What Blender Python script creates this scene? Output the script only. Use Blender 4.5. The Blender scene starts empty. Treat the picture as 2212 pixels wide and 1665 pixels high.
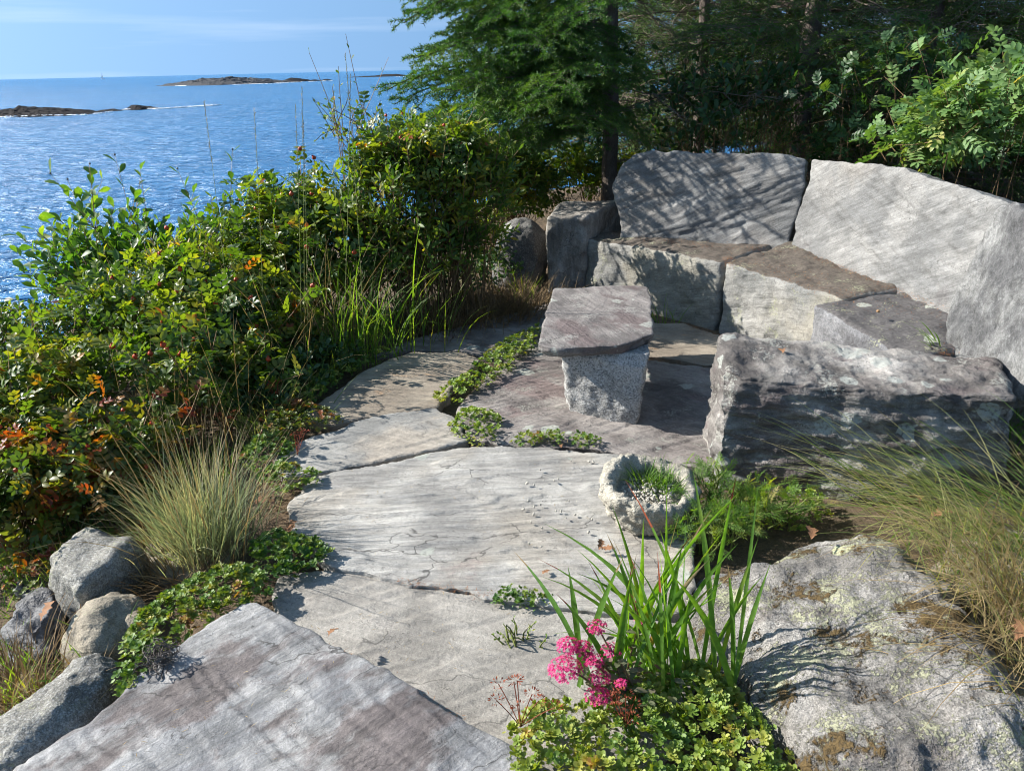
import bpy, math, random, time
import numpy as np
from mathutils import Matrix, Vector
T0 = time.time()
rng = np.random.default_rng(7)
random.seed(7)
sc = bpy.context.scene
col = sc.collection
pi = math.pi

# ------------------------------------------------------------------ camera
EYE = np.array([0.0, 0.0, 1.6])
FPX, CX, CY = 1592.6, 1106.0, 832.5          # focal length and centre for a 2212 x 1665 picture
PITCH, ROLL = math.radians(23.3), math.atan(0.0232)
_R = np.array([1.0, 0, 0]); _U = np.array([0, math.sin(PITCH), math.cos(PITCH)])
_F = np.array([0, math.cos(PITCH), -math.sin(PITCH)])
_EU = _R * math.cos(ROLL) - _U * math.sin(ROLL)
_EV = _R * math.sin(ROLL) + _U * math.cos(ROLL)
cam = bpy.data.cameras.new('camera')
cam.sensor_width = 36.0
cam.lens = 36.0 * FPX / 2212.0
cam.clip_start = 0.05
cam.clip_end = 60000.0
camo = bpy.data.objects.new('camera', cam)
col.objects.link(camo)
camo.matrix_world = Matrix(((_EU[0], _EV[0], -_F[0], EYE[0]), (_EU[1], _EV[1], -_F[1], EYE[1]),
                            (_EU[2], _EV[2], -_F[2], EYE[2]), (0, 0, 0, 1)))
sc.camera = camo

# ------------------------------------------------------------------ sky, sun, exposure
SUN_EL, SUN_AZ = math.radians(33), math.radians(12)     # azimuth measured from -X towards +Y
TO_SUN = np.array([-math.cos(SUN_AZ) * math.cos(SUN_EL), math.sin(SUN_AZ) * math.cos(SUN_EL), math.sin(SUN_EL)])
world = bpy.data.worlds.new('World')
sc.world = world
world.use_nodes = True
wn = world.node_tree
wn.nodes.clear()
w_out = wn.nodes.new('ShaderNodeOutputWorld')
w_bg = wn.nodes.new('ShaderNodeBackground')
w_sky = wn.nodes.new('ShaderNodeTexSky')
w_sky.sky_type = 'NISHITA'
w_sky.sun_disc = False
w_sky.sun_elevation = SUN_EL
w_sky.sun_rotation = math.atan2(TO_SUN[0], TO_SUN[1])
w_sky.altitude = 0
w_sky.air_density = 1.0
w_sky.dust_density = 0.6
w_sky.ozone_density = 0.8
w_bg.inputs['Strength'].default_value = 0.098
wl = wn.links.new
# thin high cloud streaks, everywhere over the sky
w_tc = wn.nodes.new('ShaderNodeTexCoord')
w_map = wn.nodes.new('ShaderNodeMapping')
w_map.inputs['Scale'].default_value = (1.4, 1.4, 26.0)
w_map.inputs['Rotation'].default_value = (0.02, 0.03, 0.4)
w_nz = wn.nodes.new('ShaderNodeTexNoise')
w_nz.inputs['Scale'].default_value = 1.7
w_nz.inputs['Detail'].default_value = 5.0
w_rmp = wn.nodes.new('ShaderNodeMapRange')
w_rmp.inputs['From Min'].default_value = 0.53
w_rmp.inputs['From Max'].default_value = 0.78
w_rmp.inputs['To Max'].default_value = 0.22
w_mix = wn.nodes.new('ShaderNodeMix')
w_mix.data_type = 'RGBA'
w_mix.inputs['B'].default_value = (5.6, 6.0, 6.6, 1)
# the low murk of the horizon is left out: elevation is read a little higher all round
w_xyz = wn.nodes.new('ShaderNodeSeparateXYZ')
w_cmb = wn.nodes.new('ShaderNodeCombineXYZ')
w_el = wn.nodes.new('ShaderNodeMath'); w_el.operation = 'MULTIPLY_ADD'
w_el.inputs[1].default_value = 0.9; w_el.inputs[2].default_value = 0.085
w_mx = wn.nodes.new('ShaderNodeMath'); w_mx.operation = 'MAXIMUM'
wl(w_tc.outputs['Generated'], w_xyz.inputs[0])
wl(w_xyz.outputs['X'], w_cmb.inputs['X']); wl(w_xyz.outputs['Y'], w_cmb.inputs['Y'])
wl(w_xyz.outputs['Z'], w_mx.inputs[0]); wl(w_mx.outputs[0], w_el.inputs[0]); wl(w_el.outputs[0], w_cmb.inputs['Z'])
wl(w_cmb.outputs[0], w_sky.inputs['Vector'])
wl(w_tc.outputs['Generated'], w_map.inputs['Vector'])
wl(w_map.outputs['Vector'], w_nz.inputs['Vector'])
wl(w_nz.outputs['Fac'], w_rmp.inputs['Value'])
wl(w_rmp.outputs['Result'], w_mix.inputs['Factor'])
w_wb = wn.nodes.new('ShaderNodeMix')      # camera white balance of the whole sky
w_wb.data_type = 'RGBA'
w_wb.blend_type = 'MULTIPLY'
w_wb.inputs['Factor'].default_value = 1.0
w_wb.inputs['B'].default_value = (0.90, 1.06, 1.06, 1)
wl(w_sky.outputs['Color'], w_wb.inputs['A'])
wl(w_wb.outputs['Result'], w_mix.inputs['A'])
wl(w_mix.outputs['Result'], w_bg.inputs['Color'])
wl(w_bg.outputs['Background'], w_out.inputs['Surface'])

sun = bpy.data.lights.new('sun', 'SUN')
sun.energy = 5.0
sun.angle = math.radians(0.5)
sun.color = (1.0, 0.955, 0.88)
suno = bpy.data.objects.new('sun', sun)
col.objects.link(suno)
suno.rotation_euler = Vector(-TO_SUN).to_track_quat('-Z', 'Y').to_euler()
suno.location = (-8, 3, 9)

vs = sc.view_settings
vs.view_transform = 'Standard'
vs.look = 'None'
vs.exposure = 1.22
vs.gamma = 1.0
vs.use_curve_mapping = False
sc.cycles.use_denoising = True
sc.cycles.pixel_filter_type = 'BLACKMAN_HARRIS'
sc.cycles.filter_width = 1.05
sc.cycles.denoiser = 'OPENIMAGEDENOISE'
sc.cycles.denoising_prefilter = 'ACCURATE'
sc.cycles.max_bounces = 6
sc.cycles.diffuse_bounces = 3
sc.cycles.use_adaptive_sampling = True
sc.cycles.adaptive_threshold = 0.02
sc.cycles.transmission_bounces = 4
sc.cycles.use_light_tree = False


# ------------------------------------------------------------------ measuring helpers
def ray(x, y):
    return _F + _EU * (x - CX) / FPX + _EV * (CY - y) / FPX


def G(x, y, z=0.0):
    d = ray(x, y)
    return EYE + d * ((z - EYE[2]) / d[2])


def at(x, y, Y):
    d = ray(x, y)
    return EYE + d * (Y / d[1])


# ------------------------------------------------------------------ noise (numpy)
def _hash(ix, iy, iz, seed):
    n = (ix * 374761393 + iy * 668265263 + iz * 2147483647 + seed * 1274126177) & 0xFFFFFFFF
    n = ((n ^ (n >> 13)) * 1274126177) & 0xFFFFFFFF
    n = (n ^ (n >> 16)) & 0xFFFFFFFF
    n = ((n ^ (n >> 15)) * 2246822519) & 0xFFFFFFFF
    return (n ^ (n >> 13)) & 0xFFFFFFFF


def vnoise(P, seed=0):
    P = np.asarray(P, float)
    i = np.floor(P).astype(np.int64)
    f = P - i
    u = f * f * f * (f * (f * 6 - 15) + 10)
    r = 0
    for dx in (0, 1):
        wx = u[:, 0] if dx else 1 - u[:, 0]
        for dy in (0, 1):
            wy = u[:, 1] if dy else 1 - u[:, 1]
            for dz in (0, 1):
                wz = u[:, 2] if dz else 1 - u[:, 2]
                h = _hash(i[:, 0] + dx, i[:, 1] + dy, i[:, 2] + dz, seed)
                g = (h & 1023) / 511.5 - 1, ((h >> 10) & 1023) / 511.5 - 1, ((h >> 20) & 1023) / 511.5 - 1
                r = r + wx * wy * wz * (g[0] * (f[:, 0] - dx) + g[1] * (f[:, 1] - dy) + g[2] * (f[:, 2] - dz))
    return r * 1.4


def fbm(P, octv=4, seed=0, gain=0.5):
    P = np.asarray(P, float)
    a, s, r = 1.0, 1.0, 0.0
    for o in range(octv):
        r = r + a * vnoise(P * s + 17.3 * o, seed + o)
        a *= gain
        s *= 2.03
    return r


def terrace(n, steps, sharp=0.12):
    v = n * steps
    k = np.floor(v)
    f = v - k
    return (k + np.clip((f - 0.5) / sharp + 0.5, 0, 1)) / steps


def sstep(a, b, x):
    t = np.clip((x - a) / (b - a), 0, 1)
    return t * t * (3 - 2 * t)


# ------------------------------------------------------------------ mesh helpers
def make_mesh(name, V, Fq=None, Ft=None, mat=None, smooth=True, rnd=None):
    me = bpy.data.meshes.new(name)
    V = np.asarray(V, np.float32)
    parts, tot = [], []
    if Fq is not None and len(Fq):
        Fq = np.asarray(Fq, np.int32)
        parts.append(Fq.ravel()); tot.append(np.full(len(Fq), 4, np.int32))
    if Ft is not None and len(Ft):
        Ft = np.asarray(Ft, np.int32)
        parts.append(Ft.ravel()); tot.append(np.full(len(Ft), 3, np.int32))
    loops = np.concatenate(parts)
    tot = np.concatenate(tot)
    start = np.concatenate([[0], np.cumsum(tot)[:-1]]).astype(np.int32)
    me.vertices.add(len(V))
    me.vertices.foreach_set('co', V.ravel())
    me.loops.add(len(loops))
    me.loops.foreach_set('vertex_index', loops)
    me.polygons.add(len(tot))
    me.polygons.foreach_set('loop_start', start)
    me.polygons.foreach_set('loop_total', tot)
    me.polygons.foreach_set('use_smooth', np.full(len(tot), smooth, bool))
    if rnd is not None:
        a = me.attributes.new('rnd', 'FLOAT', 'POINT')
        a.data.foreach_set('value', np.asarray(rnd, np.float32))
    if mat is not None:
        me.materials.append(mat)
    me.update(calc_edges=True)
    me.validate()
    return me


def obj(name, me, parent=None, loc=None):
    o = bpy.data.objects.new(name, me)
    col.objects.link(o)
    if parent is not None:
        o.parent = parent
    if loc is not None:
        o.location = loc
    return o


def tag(o, label, cat, group=None):
    o['label'] = label
    o['category'] = cat
    if group:
        o['group'] = group
    return o


def thing(name, label, cat, loc, group=None):
    o = bpy.data.objects.new(name, None)
    col.objects.link(o)
    o.empty_display_size = 0.1
    o.location = loc
    return tag(o, label, cat, group)


def struct(o, kind='structure'):
    o['kind'] = kind
    return o


def vnormals(V, Fq):
    a, b, c, d = (V[Fq[:, k]] for k in range(4))
    n = np.cross(c - a, d - b)
    out = np.zeros_like(V)
    for k in range(4):
        np.add.at(out, Fq[:, k], n)
    return out / (np.linalg.norm(out, axis=1, keepdims=True) + 1e-12)


def tubes(paths, radii, sides=4):
    """paths: list of (k,3) arrays; radii: list of (k,) arrays. One mesh: V, Fq"""
    Vs, Fs, off = [], [], 0
    for Pth, rad in zip(paths, radii):
        Pth = np.asarray(Pth, float)
        k = len(Pth)
        rad = np.broadcast_to(np.asarray(rad, float), (k,))
        tg = np.gradient(Pth, axis=0)
        tg /= np.linalg.norm(tg, axis=1, keepdims=True) + 1e-9
        ref = np.where(np.abs(tg[:, 2:3]) > 0.9, np.array([[1.0, 0, 0]]), np.array([[0, 0, 1.0]]))
        s = np.cross(tg, ref)
        s /= np.linalg.norm(s, axis=1, keepdims=True) + 1e-9
        u = np.cross(s, tg)
        an = np.arange(sides) * 2 * pi / sides
        ring = s[:, None, :] * np.cos(an)[None, :, None] + u[:, None, :] * np.sin(an)[None, :, None]
        Vs.append((Pth[:, None, :] + ring * rad[:, None, None]).reshape(-1, 3))
        i = np.arange(k - 1)[:, None] * sides
        j = np.arange(sides)[None, :]
        jn = (j + 1) % sides
        Fs.append(np.stack([i + j, i + jn, i + sides + jn, i + sides + j], -1).reshape(-1, 4) + off)
        off += k * sides
    return np.concatenate(Vs), np.concatenate(Fs)


def stamp(lv, lf, M):
    """copies of a leaf (verts lv, faces lf) by matrices M (n,3,4) -> V, F"""
    n, k = len(M), len(lv)
    V = np.einsum('nij,kj->nki', M[:, :, :3], lv) + M[:, None, :, 3]
    F = lf[None] + (np.arange(n) * k)[:, None, None]
    return V.reshape(-1, 3), F.reshape(-1, lf.shape[1])


def frames(pos, d, nrm, scale):
    """matrices with local Y along d and local Z near nrm"""
    d = d / (np.linalg.norm(d, axis=1, keepdims=True) + 1e-9)
    x = np.cross(d, nrm)
    x /= np.linalg.norm(x, axis=1, keepdims=True) + 1e-9
    z = np.cross(x, d)
    s = np.asarray(scale, float).reshape(-1, 1)
    return np.stack([x * s, d * s, z * s, pos], -1)


def mat4(m):
    return Matrix(((m[0, 0], m[0, 1], m[0, 2], m[0, 3]), (m[1, 0], m[1, 1], m[1, 2], m[1, 3]),
                   (m[2, 0], m[2, 1], m[2, 2], m[2, 3]), (0, 0, 0, 1)))


# ------------------------------------------------------------------ materials
class NT:
    def __init__(self, name):
        self.mat = bpy.data.materials.new(name)
        self.mat.use_nodes = True
        self.t = self.mat.node_tree
        self.t.nodes.clear()

    def n(self, typ, ins=None, **props):
        nd = self.t.nodes.new('ShaderNode' + typ)
        for k, v in props.items():
            setattr(nd, k, v)
        for k, v in (ins or {}).items():
            s = nd.inputs[k]
            if hasattr(v, 'is_linked'):
                self.t.links.new(v, s)
            else:
                s.default_value = v
        return nd

    def math(self, op, a, b=0.0, c=None, clamp=False):
        ins = {0: a, 1: b}
        if c is not None:
            ins[2] = c
        return self.n('Math', ins, operation=op, use_clamp=clamp).outputs[0]

    def rng(self, v, a, b, c=0.0, d=1.0, smooth=False):
        return self.n('MapRange', {'Value': v, 'From Min': a, 'From Max': b, 'To Min': c, 'To Max': d},
                      interpolation_type='SMOOTHSTEP' if smooth else 'LINEAR').outputs['Result']

    def noise(self, vec, scale, detail=3.0, rough=0.5, dist=0.0):
        return self.n('TexNoise', {'Vector': vec, 'Scale': scale, 'Detail': detail, 'Roughness': rough, 'Distortion': dist})

    def mix(self, f, a, b, blend='MIX'):
        return self.n('Mix', {'Factor': f, 'A': a, 'B': b}, data_type='RGBA', blend_type=blend).outputs['Result']

    def ramp(self, f, stops, interp='LINEAR'):
        nd = self.n('ValToRGB', {'Fac': f})
        r = nd.color_ramp
        r.interpolation = interp
        while len(r.elements) < len(stops):
            r.elements.new(0.5)
        for e, (p, c) in zip(r.elements, stops):
            e.position = p
            e.color = c4(c)
        return nd.outputs['Color']

    def out(self, sh, disp=None):
        o = self.n('OutputMaterial', {'Surface': sh})
        return self.mat


def c4(c):
    return (c[0], c[1], c[2], 1.0)


def stone_mat(name, c1, c2, alb=0.57, stain=None, stain_lo=0.52, rot=(0, 0, 0), stretch=(1.0, 7.0, 7.0), band=0.35, lichen=0.0,
              lichen_col=(0.33, 0.345, 0.30), crust=0.0, crust_col=(0.28, 0.285, 0.19), orange=0.0, crack=0.6, bump=0.5,
              grain=0.3, rough=0.82, tint=None, tint_amt=0.0, moss=0.0, speck=0.0, flake=1.0, seed=0.0, top=None, top_lo=0.78, warp=0.07, spec=0.35):
    c1 = [v * alb for v in c1]; c2 = [v * alb for v in c2]
    m = NT(name)
    tc = m.n('TexCoord').outputs['Object']
    base = m.n('Mapping', {'Vector': tc, 'Rotation': rot, 'Location': (seed, seed * 0.7, seed * 1.3)}).outputs['Vector']
    wz = m.noise(base, 2.2, 1.0).outputs['Color']
    wv = m.n('VectorMath', {0: wz, 1: (0.5, 0.5, 0.5)}, operation='SUBTRACT').outputs[0]
    wv = m.n('VectorMath', {0: wv, 'Scale': warp}, operation='SCALE').outputs[0]
    vec = m.n('VectorMath', {0: base, 1: wv}, operation='ADD').outputs[0]
    bvec = m.n('Mapping', {'Vector': vec, 'Scale': stretch}).outputs['Vector']
    n1 = m.noise(vec, 3.1, 4.0, 0.6).outputs['Fac']
    nb = m.noise(bvec, 3.0, 5.0, 0.62).outputs['Fac']
    nb2 = m.noise(bvec, 11.0, 2.0, 0.6).outputs['Fac']
    gr = m.noise(tc, 260.0, 1.0, 0.6).outputs['Fac']
    gr2 = m.noise(tc, 70.0, 3.0, 0.65).outputs['Fac']
    colr = m.mix(m.rng(n1, 0.38, 0.62, smooth=True), c4([v * 0.88 for v in c1]), c4([v * 1.06 for v in c2]))
    bandv = m.rng(nb, 0.3, 0.7, 1 - band, 1 + band)
    band2 = m.rng(nb2, 0.3, 0.7, 1 - band * 0.5, 1 + band * 0.5)
    grv = m.rng(gr, 0.25, 0.75, 1 - grain, 1 + grain)
    grv2 = m.rng(gr2, 0.3, 0.7, 1 - grain * 0.55, 1 + grain * 0.55)
    val = m.math('MULTIPLY', m.math('MULTIPLY', bandv, band2), m.math('MULTIPLY', grv, grv2))
    if tint is not None:
        nt = m.noise(vec, 1.7, 5.0, 0.6).outputs['Fac']
        colr = m.mix(m.math('MULTIPLY', m.rng(nt, 0.46, 0.62, smooth=True), tint_amt), colr, c4(tint))
    if stain is not None:
        svec = m.n('Mapping', {'Vector': vec, 'Scale': (1.0, 2.0, 2.0), 'Location': (3.1, 1.7, 0.4)}).outputs['Vector']
        ns = m.noise(svec, 2.1, 5.0, 0.66).outputs['Fac']
        colr = m.mix(m.rng(ns, stain_lo, stain_lo + 0.10, 0, 0.85, smooth=True), colr, c4(stain))
    vm = m.n('VectorMath', {0: colr, 'Scale': val}, operation='SCALE')
    colr = vm.outputs[0]
    if top is not None:  # litter-stained upper side
        nz_ = m.n('SeparateXYZ', {'Vector': m.n('NewGeometry').outputs['Normal']}).outputs['Z']
        tm = m.rng(m.math('MULTIPLY_ADD', m.noise(tc, 9.0, 4.0, 0.65).outputs['Fac'], 0.6, nz_), top_lo + 0.20, top_lo + 0.40, 0, 1, smooth=True)
        tcol_ = m.mix(m.rng(gr2, 0.35, 0.65), c4([v * 0.55 for v in top]), c4(top))
        colr = m.mix(tm, colr, tcol_)
    if speck > 0:        # granite: dark and pale mineral grains
        vo = m.n('TexVoronoi', {'Vector': tc, 'Scale': 230.0}).outputs['Color']
        g1 = m.n('SeparateColor', {'Color': vo}).outputs[0]
        colr = m.mix(m.rng(g1, 0.72, 0.78, 0, speck), colr, (0.05, 0.055, 0.06, 1))
        colr = m.mix(m.rng(g1, 0.22, 0.14, 0, speck), colr, (0.42, 0.42, 0.42, 1))
    height = m.math('MULTIPLY', n1, 0.5)
    height = m.math('MULTIPLY_ADD', nb, 0.55, height)
    height = m.math('MULTIPLY_ADD', gr2, 0.26, height)
    height = m.math('MULTIPLY_ADD', gr, 0.07, height)
    if band > 0:
        fv = m.n('Mapping', {'Vector': vec, 'Scale': [v ** 1.7 for v in stretch]}).outputs['Vector']
        nf3 = m.noise(fv, 4.0, 3.0, 0.6).outputs['Fac']
        colr = m.n('VectorMath', {0: colr, 'Scale': m.rng(nf3, 0.30, 0.70, 1 - band * 0.35, 1 + band * 0.3)}, operation='SCALE').outputs[0]
        height = m.math('MULTIPLY_ADD', nf3, 0.16, height)
    if flake > 0:
        fl = m.noise(m.n('Mapping', {'Vector': vec, 'Scale': (1.0, 1.9, 1.9)}).outputs['Vector'], 4.2, 4.0, 0.55).outputs['Fac']
        st = m.n('Math', {0: fl, 1: 0.055}, operation='SNAP').outputs[0]
        height = m.math('MULTIPLY_ADD', st, 2.6 * flake, height)
        fe = m.math('FRACT', m.math('DIVIDE', fl, 0.055))
        fe = m.math('MINIMUM', m.rng(fe, 0.10, 0.03), m.rng(m.noise(vec, 6.0, 2.0).outputs['Fac'], 0.50, 0.60))
        colr = m.mix(m.math('MULTIPLY', fe, min(0.75, 0.8 * flake)), colr, (0.03, 0.027, 0.025, 1))
    if crack > 0:
        cv = m.n('Mapping', {'Vector': vec, 'Scale': (1.0, 1.8, 1.8)}).outputs['Vector']
        cw = m.noise(cv, 5.0, 4.0).outputs['Color']
        cv = m.n('VectorMath', {0: cw, 1: (0.22, 0.22, 0.22), 2: cv}, operation='MULTIPLY_ADD').outputs[0]
        vd = m.n('TexVoronoi', {'Vector': cv, 'Scale': 2.3}, feature='DISTANCE_TO_EDGE').outputs['Distance']
        cm = m.rng(vd, 0.009, 0.003)
        gate = m.rng(m.noise(vec, 2.6, 2.0).outputs['Fac'], 0.50, 0.56)
        cm = m.math('MULTIPLY', m.math('MULTIPLY', cm, gate), crack)
        colr = m.mix(cm, colr, (0.035, 0.032, 0.03, 1))
    if lichen > 0:       # round pale crusts
        lw = m.noise(tc, 24.0, 3.0).outputs['Color']
        lv = m.n('VectorMath', {0: lw, 1: (0.05, 0.05, 0.05), 2: tc}, operation='MULTIPLY_ADD').outputs[0]
        vo = m.n('TexVoronoi', {'Vector': lv, 'Scale': 10.5})
        sep = m.n('SeparateColor', {'Color': vo.outputs['Color']})
        radius = m.rng(sep.outputs[0], 1 - lichen, 1.0, 0.0, 0.62)
        lm = m.rng(m.math('SUBTRACT', radius, vo.outputs['Distance']), 0.0, 0.05)
        lm = m.math('MULTIPLY', lm, m.rng(gr2, 0.36, 0.5, 0.25, 1.0))
        colr = m.mix(m.math('MULTIPLY', lm, 0.8), colr, c4(lichen_col))
    if crust > 0:        # granular yellow-green lichen
        nc = m.noise(tc, 7.0, 3.0, 0.6).outputs['Fac']
        nf = m.noise(tc, 95.0, 3.0, 0.7).outputs['Fac']
        cmk = m.rng(m.math('ADD', m.math('MULTIPLY', nc, 1.0), m.math('MULTIPLY', nf, 0.9)), 1.12 - 0.30 * crust, 1.20 - 0.30 * crust)
        colr = m.mix(m.math('MULTIPLY', cmk, 0.85), colr, m.mix(m.rng(gr, 0.35, 0.65), c4([v * 0.7 for v in crust_col]), c4(crust_col)))
        if crust > 0.3:
            height = m.math('MULTIPLY_ADD', cmk, 0.16, height)
    if moss > 0:
        nm = m.noise(tc, 5.0, 4.0, 0.6).outputs['Fac']
        mm = m.rng(m.math('MULTIPLY_ADD', gr2, 0.35, nm), 0.80 - 0.1 * moss, 0.86 - 0.1 * moss)
        colr = m.mix(mm, colr, m.mix(gr, (0.035, 0.022, 0.008, 1), (0.13, 0.085, 0.03, 1)))
        height = m.math('MULTIPLY_ADD', mm, 0.25, height)
    if orange > 0:
        vo = m.n('TexVoronoi', {'Vector': tc, 'Scale': 13.0})
        sp = m.n('SeparateColor', {'Color': vo.outputs['Color']}).outputs[1]
        om = m.rng(m.math('SUBTRACT', m.rng(sp, 1 - orange, 1.0, 0.0, 0.4), m.math('MULTIPLY_ADD', gr2, 0.3, vo.outputs['Distance'])), -0.12, -0.08)
        colr = m.mix(om, colr, (0.42, 0.19, 0.02, 1))
    bp = m.n('Bump', {'Height': height, 'Strength': bump, 'Distance': 0.03}).outputs['Normal']
    bs = m.n('BsdfPrincipled', {'Base Color': colr, 'Roughness': rough, 'Normal': bp, 'Specular IOR Level': spec})
    return m.out(bs.outputs[0])


def leaf_mat(name, stops, rough=0.4, trans=0.4, tcol=(2.3, 2.2, 0.40), spec=0.4, gain=0.92):
    stops = [(p_, [min(0.8, v * gain) for v in c_]) for p_, c_ in stops]
    spec = min(spec, 0.4)
    rough = rough + 0.08
    m = NT(name)
    r = m.math('ADD', m.n('ObjectInfo').outputs['Random'], m.n('Attribute', attribute_name='rnd').outputs['Fac'])
    r = m.math('FRACT', r)
    cl = m.noise(m.n('NewGeometry').outputs['Position'], 4.5, 2.0).outputs['Fac']
    r = m.math('ADD', m.math('MULTIPLY_ADD', r, 0.62, 0.17), m.math('MULTIPLY_ADD', cl, 1.5, -0.75), clamp=True)
    c = m.ramp(r, stops)
    tc = m.n('TexCoord').outputs['Object']
    nz = m.noise(tc, 60.0, 3.0).outputs['Fac']
    c = m.n('VectorMath', {0: c, 'Scale': m.rng(nz, 0.25, 0.75, 0.7, 1.3)}, operation='SCALE').outputs[0]
    tcl = m.n('VectorMath', {0: c, 1: tcol}, operation='MULTIPLY').outputs[0]
    bs = m.n('BsdfPrincipled', {'Base Color': c, 'Roughness': rough, 'Specular IOR Level': spec})
    tr = m.n('BsdfTranslucent', {'Color': tcl})
    mx = m.n('MixShader', {0: trans, 1: bs.outputs[0], 2: tr.outputs[0]})
    return m.out(mx.outputs[0])


def plain_mat(name, c1, c2, scale=8.0, rough=0.8, bump=0.3, stretch=(1, 1, 1), spec=0.3):
    m = NT(name)
    tc = m.n('TexCoord').outputs['Object']
    v = m.n('Mapping', {'Vector': tc, 'Scale': stretch}).outputs['Vector']
    nz = m.noise(v, scale, 6.0, 0.65).outputs['Fac']
    nf = m.noise(v, scale * 9, 3.0, 0.6).outputs['Fac']
    c = m.mix(m.rng(m.math('MULTIPLY_ADD', nf, 0.5, nz), 0.5, 1.0), c4(c1), c4(c2))
    bp = m.n('Bump', {'Height': m.math('MULTIPLY_ADD', nf, 0.4, nz), 'Strength': bump, 'Distance': 0.02}).outputs['Normal']
    bs = m.n('BsdfPrincipled', {'Base Color': c, 'Roughness': rough, 'Normal': bp, 'Specular IOR Level': spec})
    return m.out(bs.outputs[0])


# ------------------------------------------------------------------ the sea
SEA = -4.5


def sea_mat():
    m = NT('sea_water')
    tc = m.n('TexCoord').outputs['Object']
    v1 = m.n('Mapping', {'Vector': tc, 'Rotation': (0, 0, 0.5), 'Scale': (0.5, 1.0, 1.0)}).outputs['Vector']
    a = m.noise(v1, 0.16, 3.0, 0.5, 0.4).outputs['Fac']
    b = m.noise(v1, 0.9, 4.0, 0.6, 0.6).outputs['Fac']
    c = m.noise(v1, 3.2, 4.0, 0.6, 0.5).outputs['Fac']
    h = m.math('MULTIPLY_ADD', b, 1.15, m.math('MULTIPLY', a, 1.9))
    h = m.math('MULTIPLY_ADD', c, 0.30, h)
    bp = m.n('Bump', {'Height': h, 'Strength': 1.0, 'Distance': 1.0}).outputs['Normal']
    big = m.noise(tc, 0.012, 4.0, 0.55).outputs['Fac']
    cl = m.mix(m.rng(big, 0.35, 0.65), (0.016, 0.12, 0.28, 1), (0.027, 0.155, 0.34, 1))
    # scattered small white caps
    vc = m.n('Mapping', {'Vector': tc, 'Rotation': (0, 0, 0.5), 'Scale': (0.35, 1.0, 1.0)}).outputs['Vector']
    wc = m.noise(vc, 0.42, 5.0, 0.7, 0.8).outputs['Fac']
    cap = m.math('MULTIPLY', m.rng(wc, 0.76, 0.82), 0.6)
    cl = m.mix(cap, cl, (0.75, 0.8, 0.83, 1))
    bs = m.n('BsdfPrincipled', {'Base Color': cl, 'Roughness': m.math('MULTIPLY_ADD', cap, 0.4, 0.26), 'IOR': 1.333, 'Normal': bp})
    return m.out(bs.outputs[0])


sv = np.array([(-16000, -16000, SEA), (16000, -16000, SEA), (16000, 26000, SEA), (-16000, 26000, SEA)], float)
struct(obj('sea', make_mesh('sea', sv, [(0, 1, 2, 3)], mat=sea_mat(), smooth=False)))

# ------------------------------------------------------------------ the ground
COAST = np.array([(-3.1, -60), (-2.9, 0), (-3.3, 2.5), (-4.1, 4.4), (-3.7, 6.2), (-2.2, 7.9), (0.2, 10.4), (4, 14.5), (20, 20), (90, 34)], float)


def coast_d(x, y):
    """signed distance to the shore edge, positive inland"""
    best = np.full(x.shape, 1e9)
    sgn = np.ones(x.shape)
    for p, q in zip(COAST[:-1], COAST[1:]):
        e = q - p
        t = np.clip(((x - p[0]) * e[0] + (y - p[1]) * e[1]) / (e @ e), 0, 1)
        dx, dy = x - p[0] - t * e[0], y - p[1] - t * e[1]
        d = np.hypot(dx, dy)
        s = np.sign(e[0] * (y - p[1]) - e[1] * (x - p[0]))
        m = d < best
        best = np.where(m, d, best)
        sgn = np.where(m, s, sgn)
    return -best * sgn


def terr(x, y):
    x = np.asarray(x, float); y = np.asarray(y, float)
    d = coast_d(x, y)
    P = np.stack([x.ravel(), y.ravel(), 0 * x.ravel()], -1)
    nz = fbm(P * 1.3, 4, 3).reshape(x.shape)
    ng = fbm(P * 0.35, 3, 9).reshape(x.shape)
    z = -0.045 + 0.02 * nz
    z = z - 0.10 * sstep(-0.9, -1.9, x) - 0.22 * sstep(1.5, 0.0, d)
    z = z + np.where(y > 5.8, 0.25 * sstep(5.8, 9, y) + 0.10 * ng * sstep(5.8, 8, y), 0)
    z = z + 0.12 * sstep(1.5, 2.4, x) * sstep(2.6, 1.6, y)
    bank = d * 0.95 + 0.5 * nz * np.clip(-d, 0, 1.5)
    z = np.where(d < 0, np.maximum(z + bank, -7.5 + 0.4 * ng), z)
    far = sstep(12, 40, np.hypot(x, y)) * np.clip(d, 0, 20)
    return z + 0.06 * far


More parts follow.
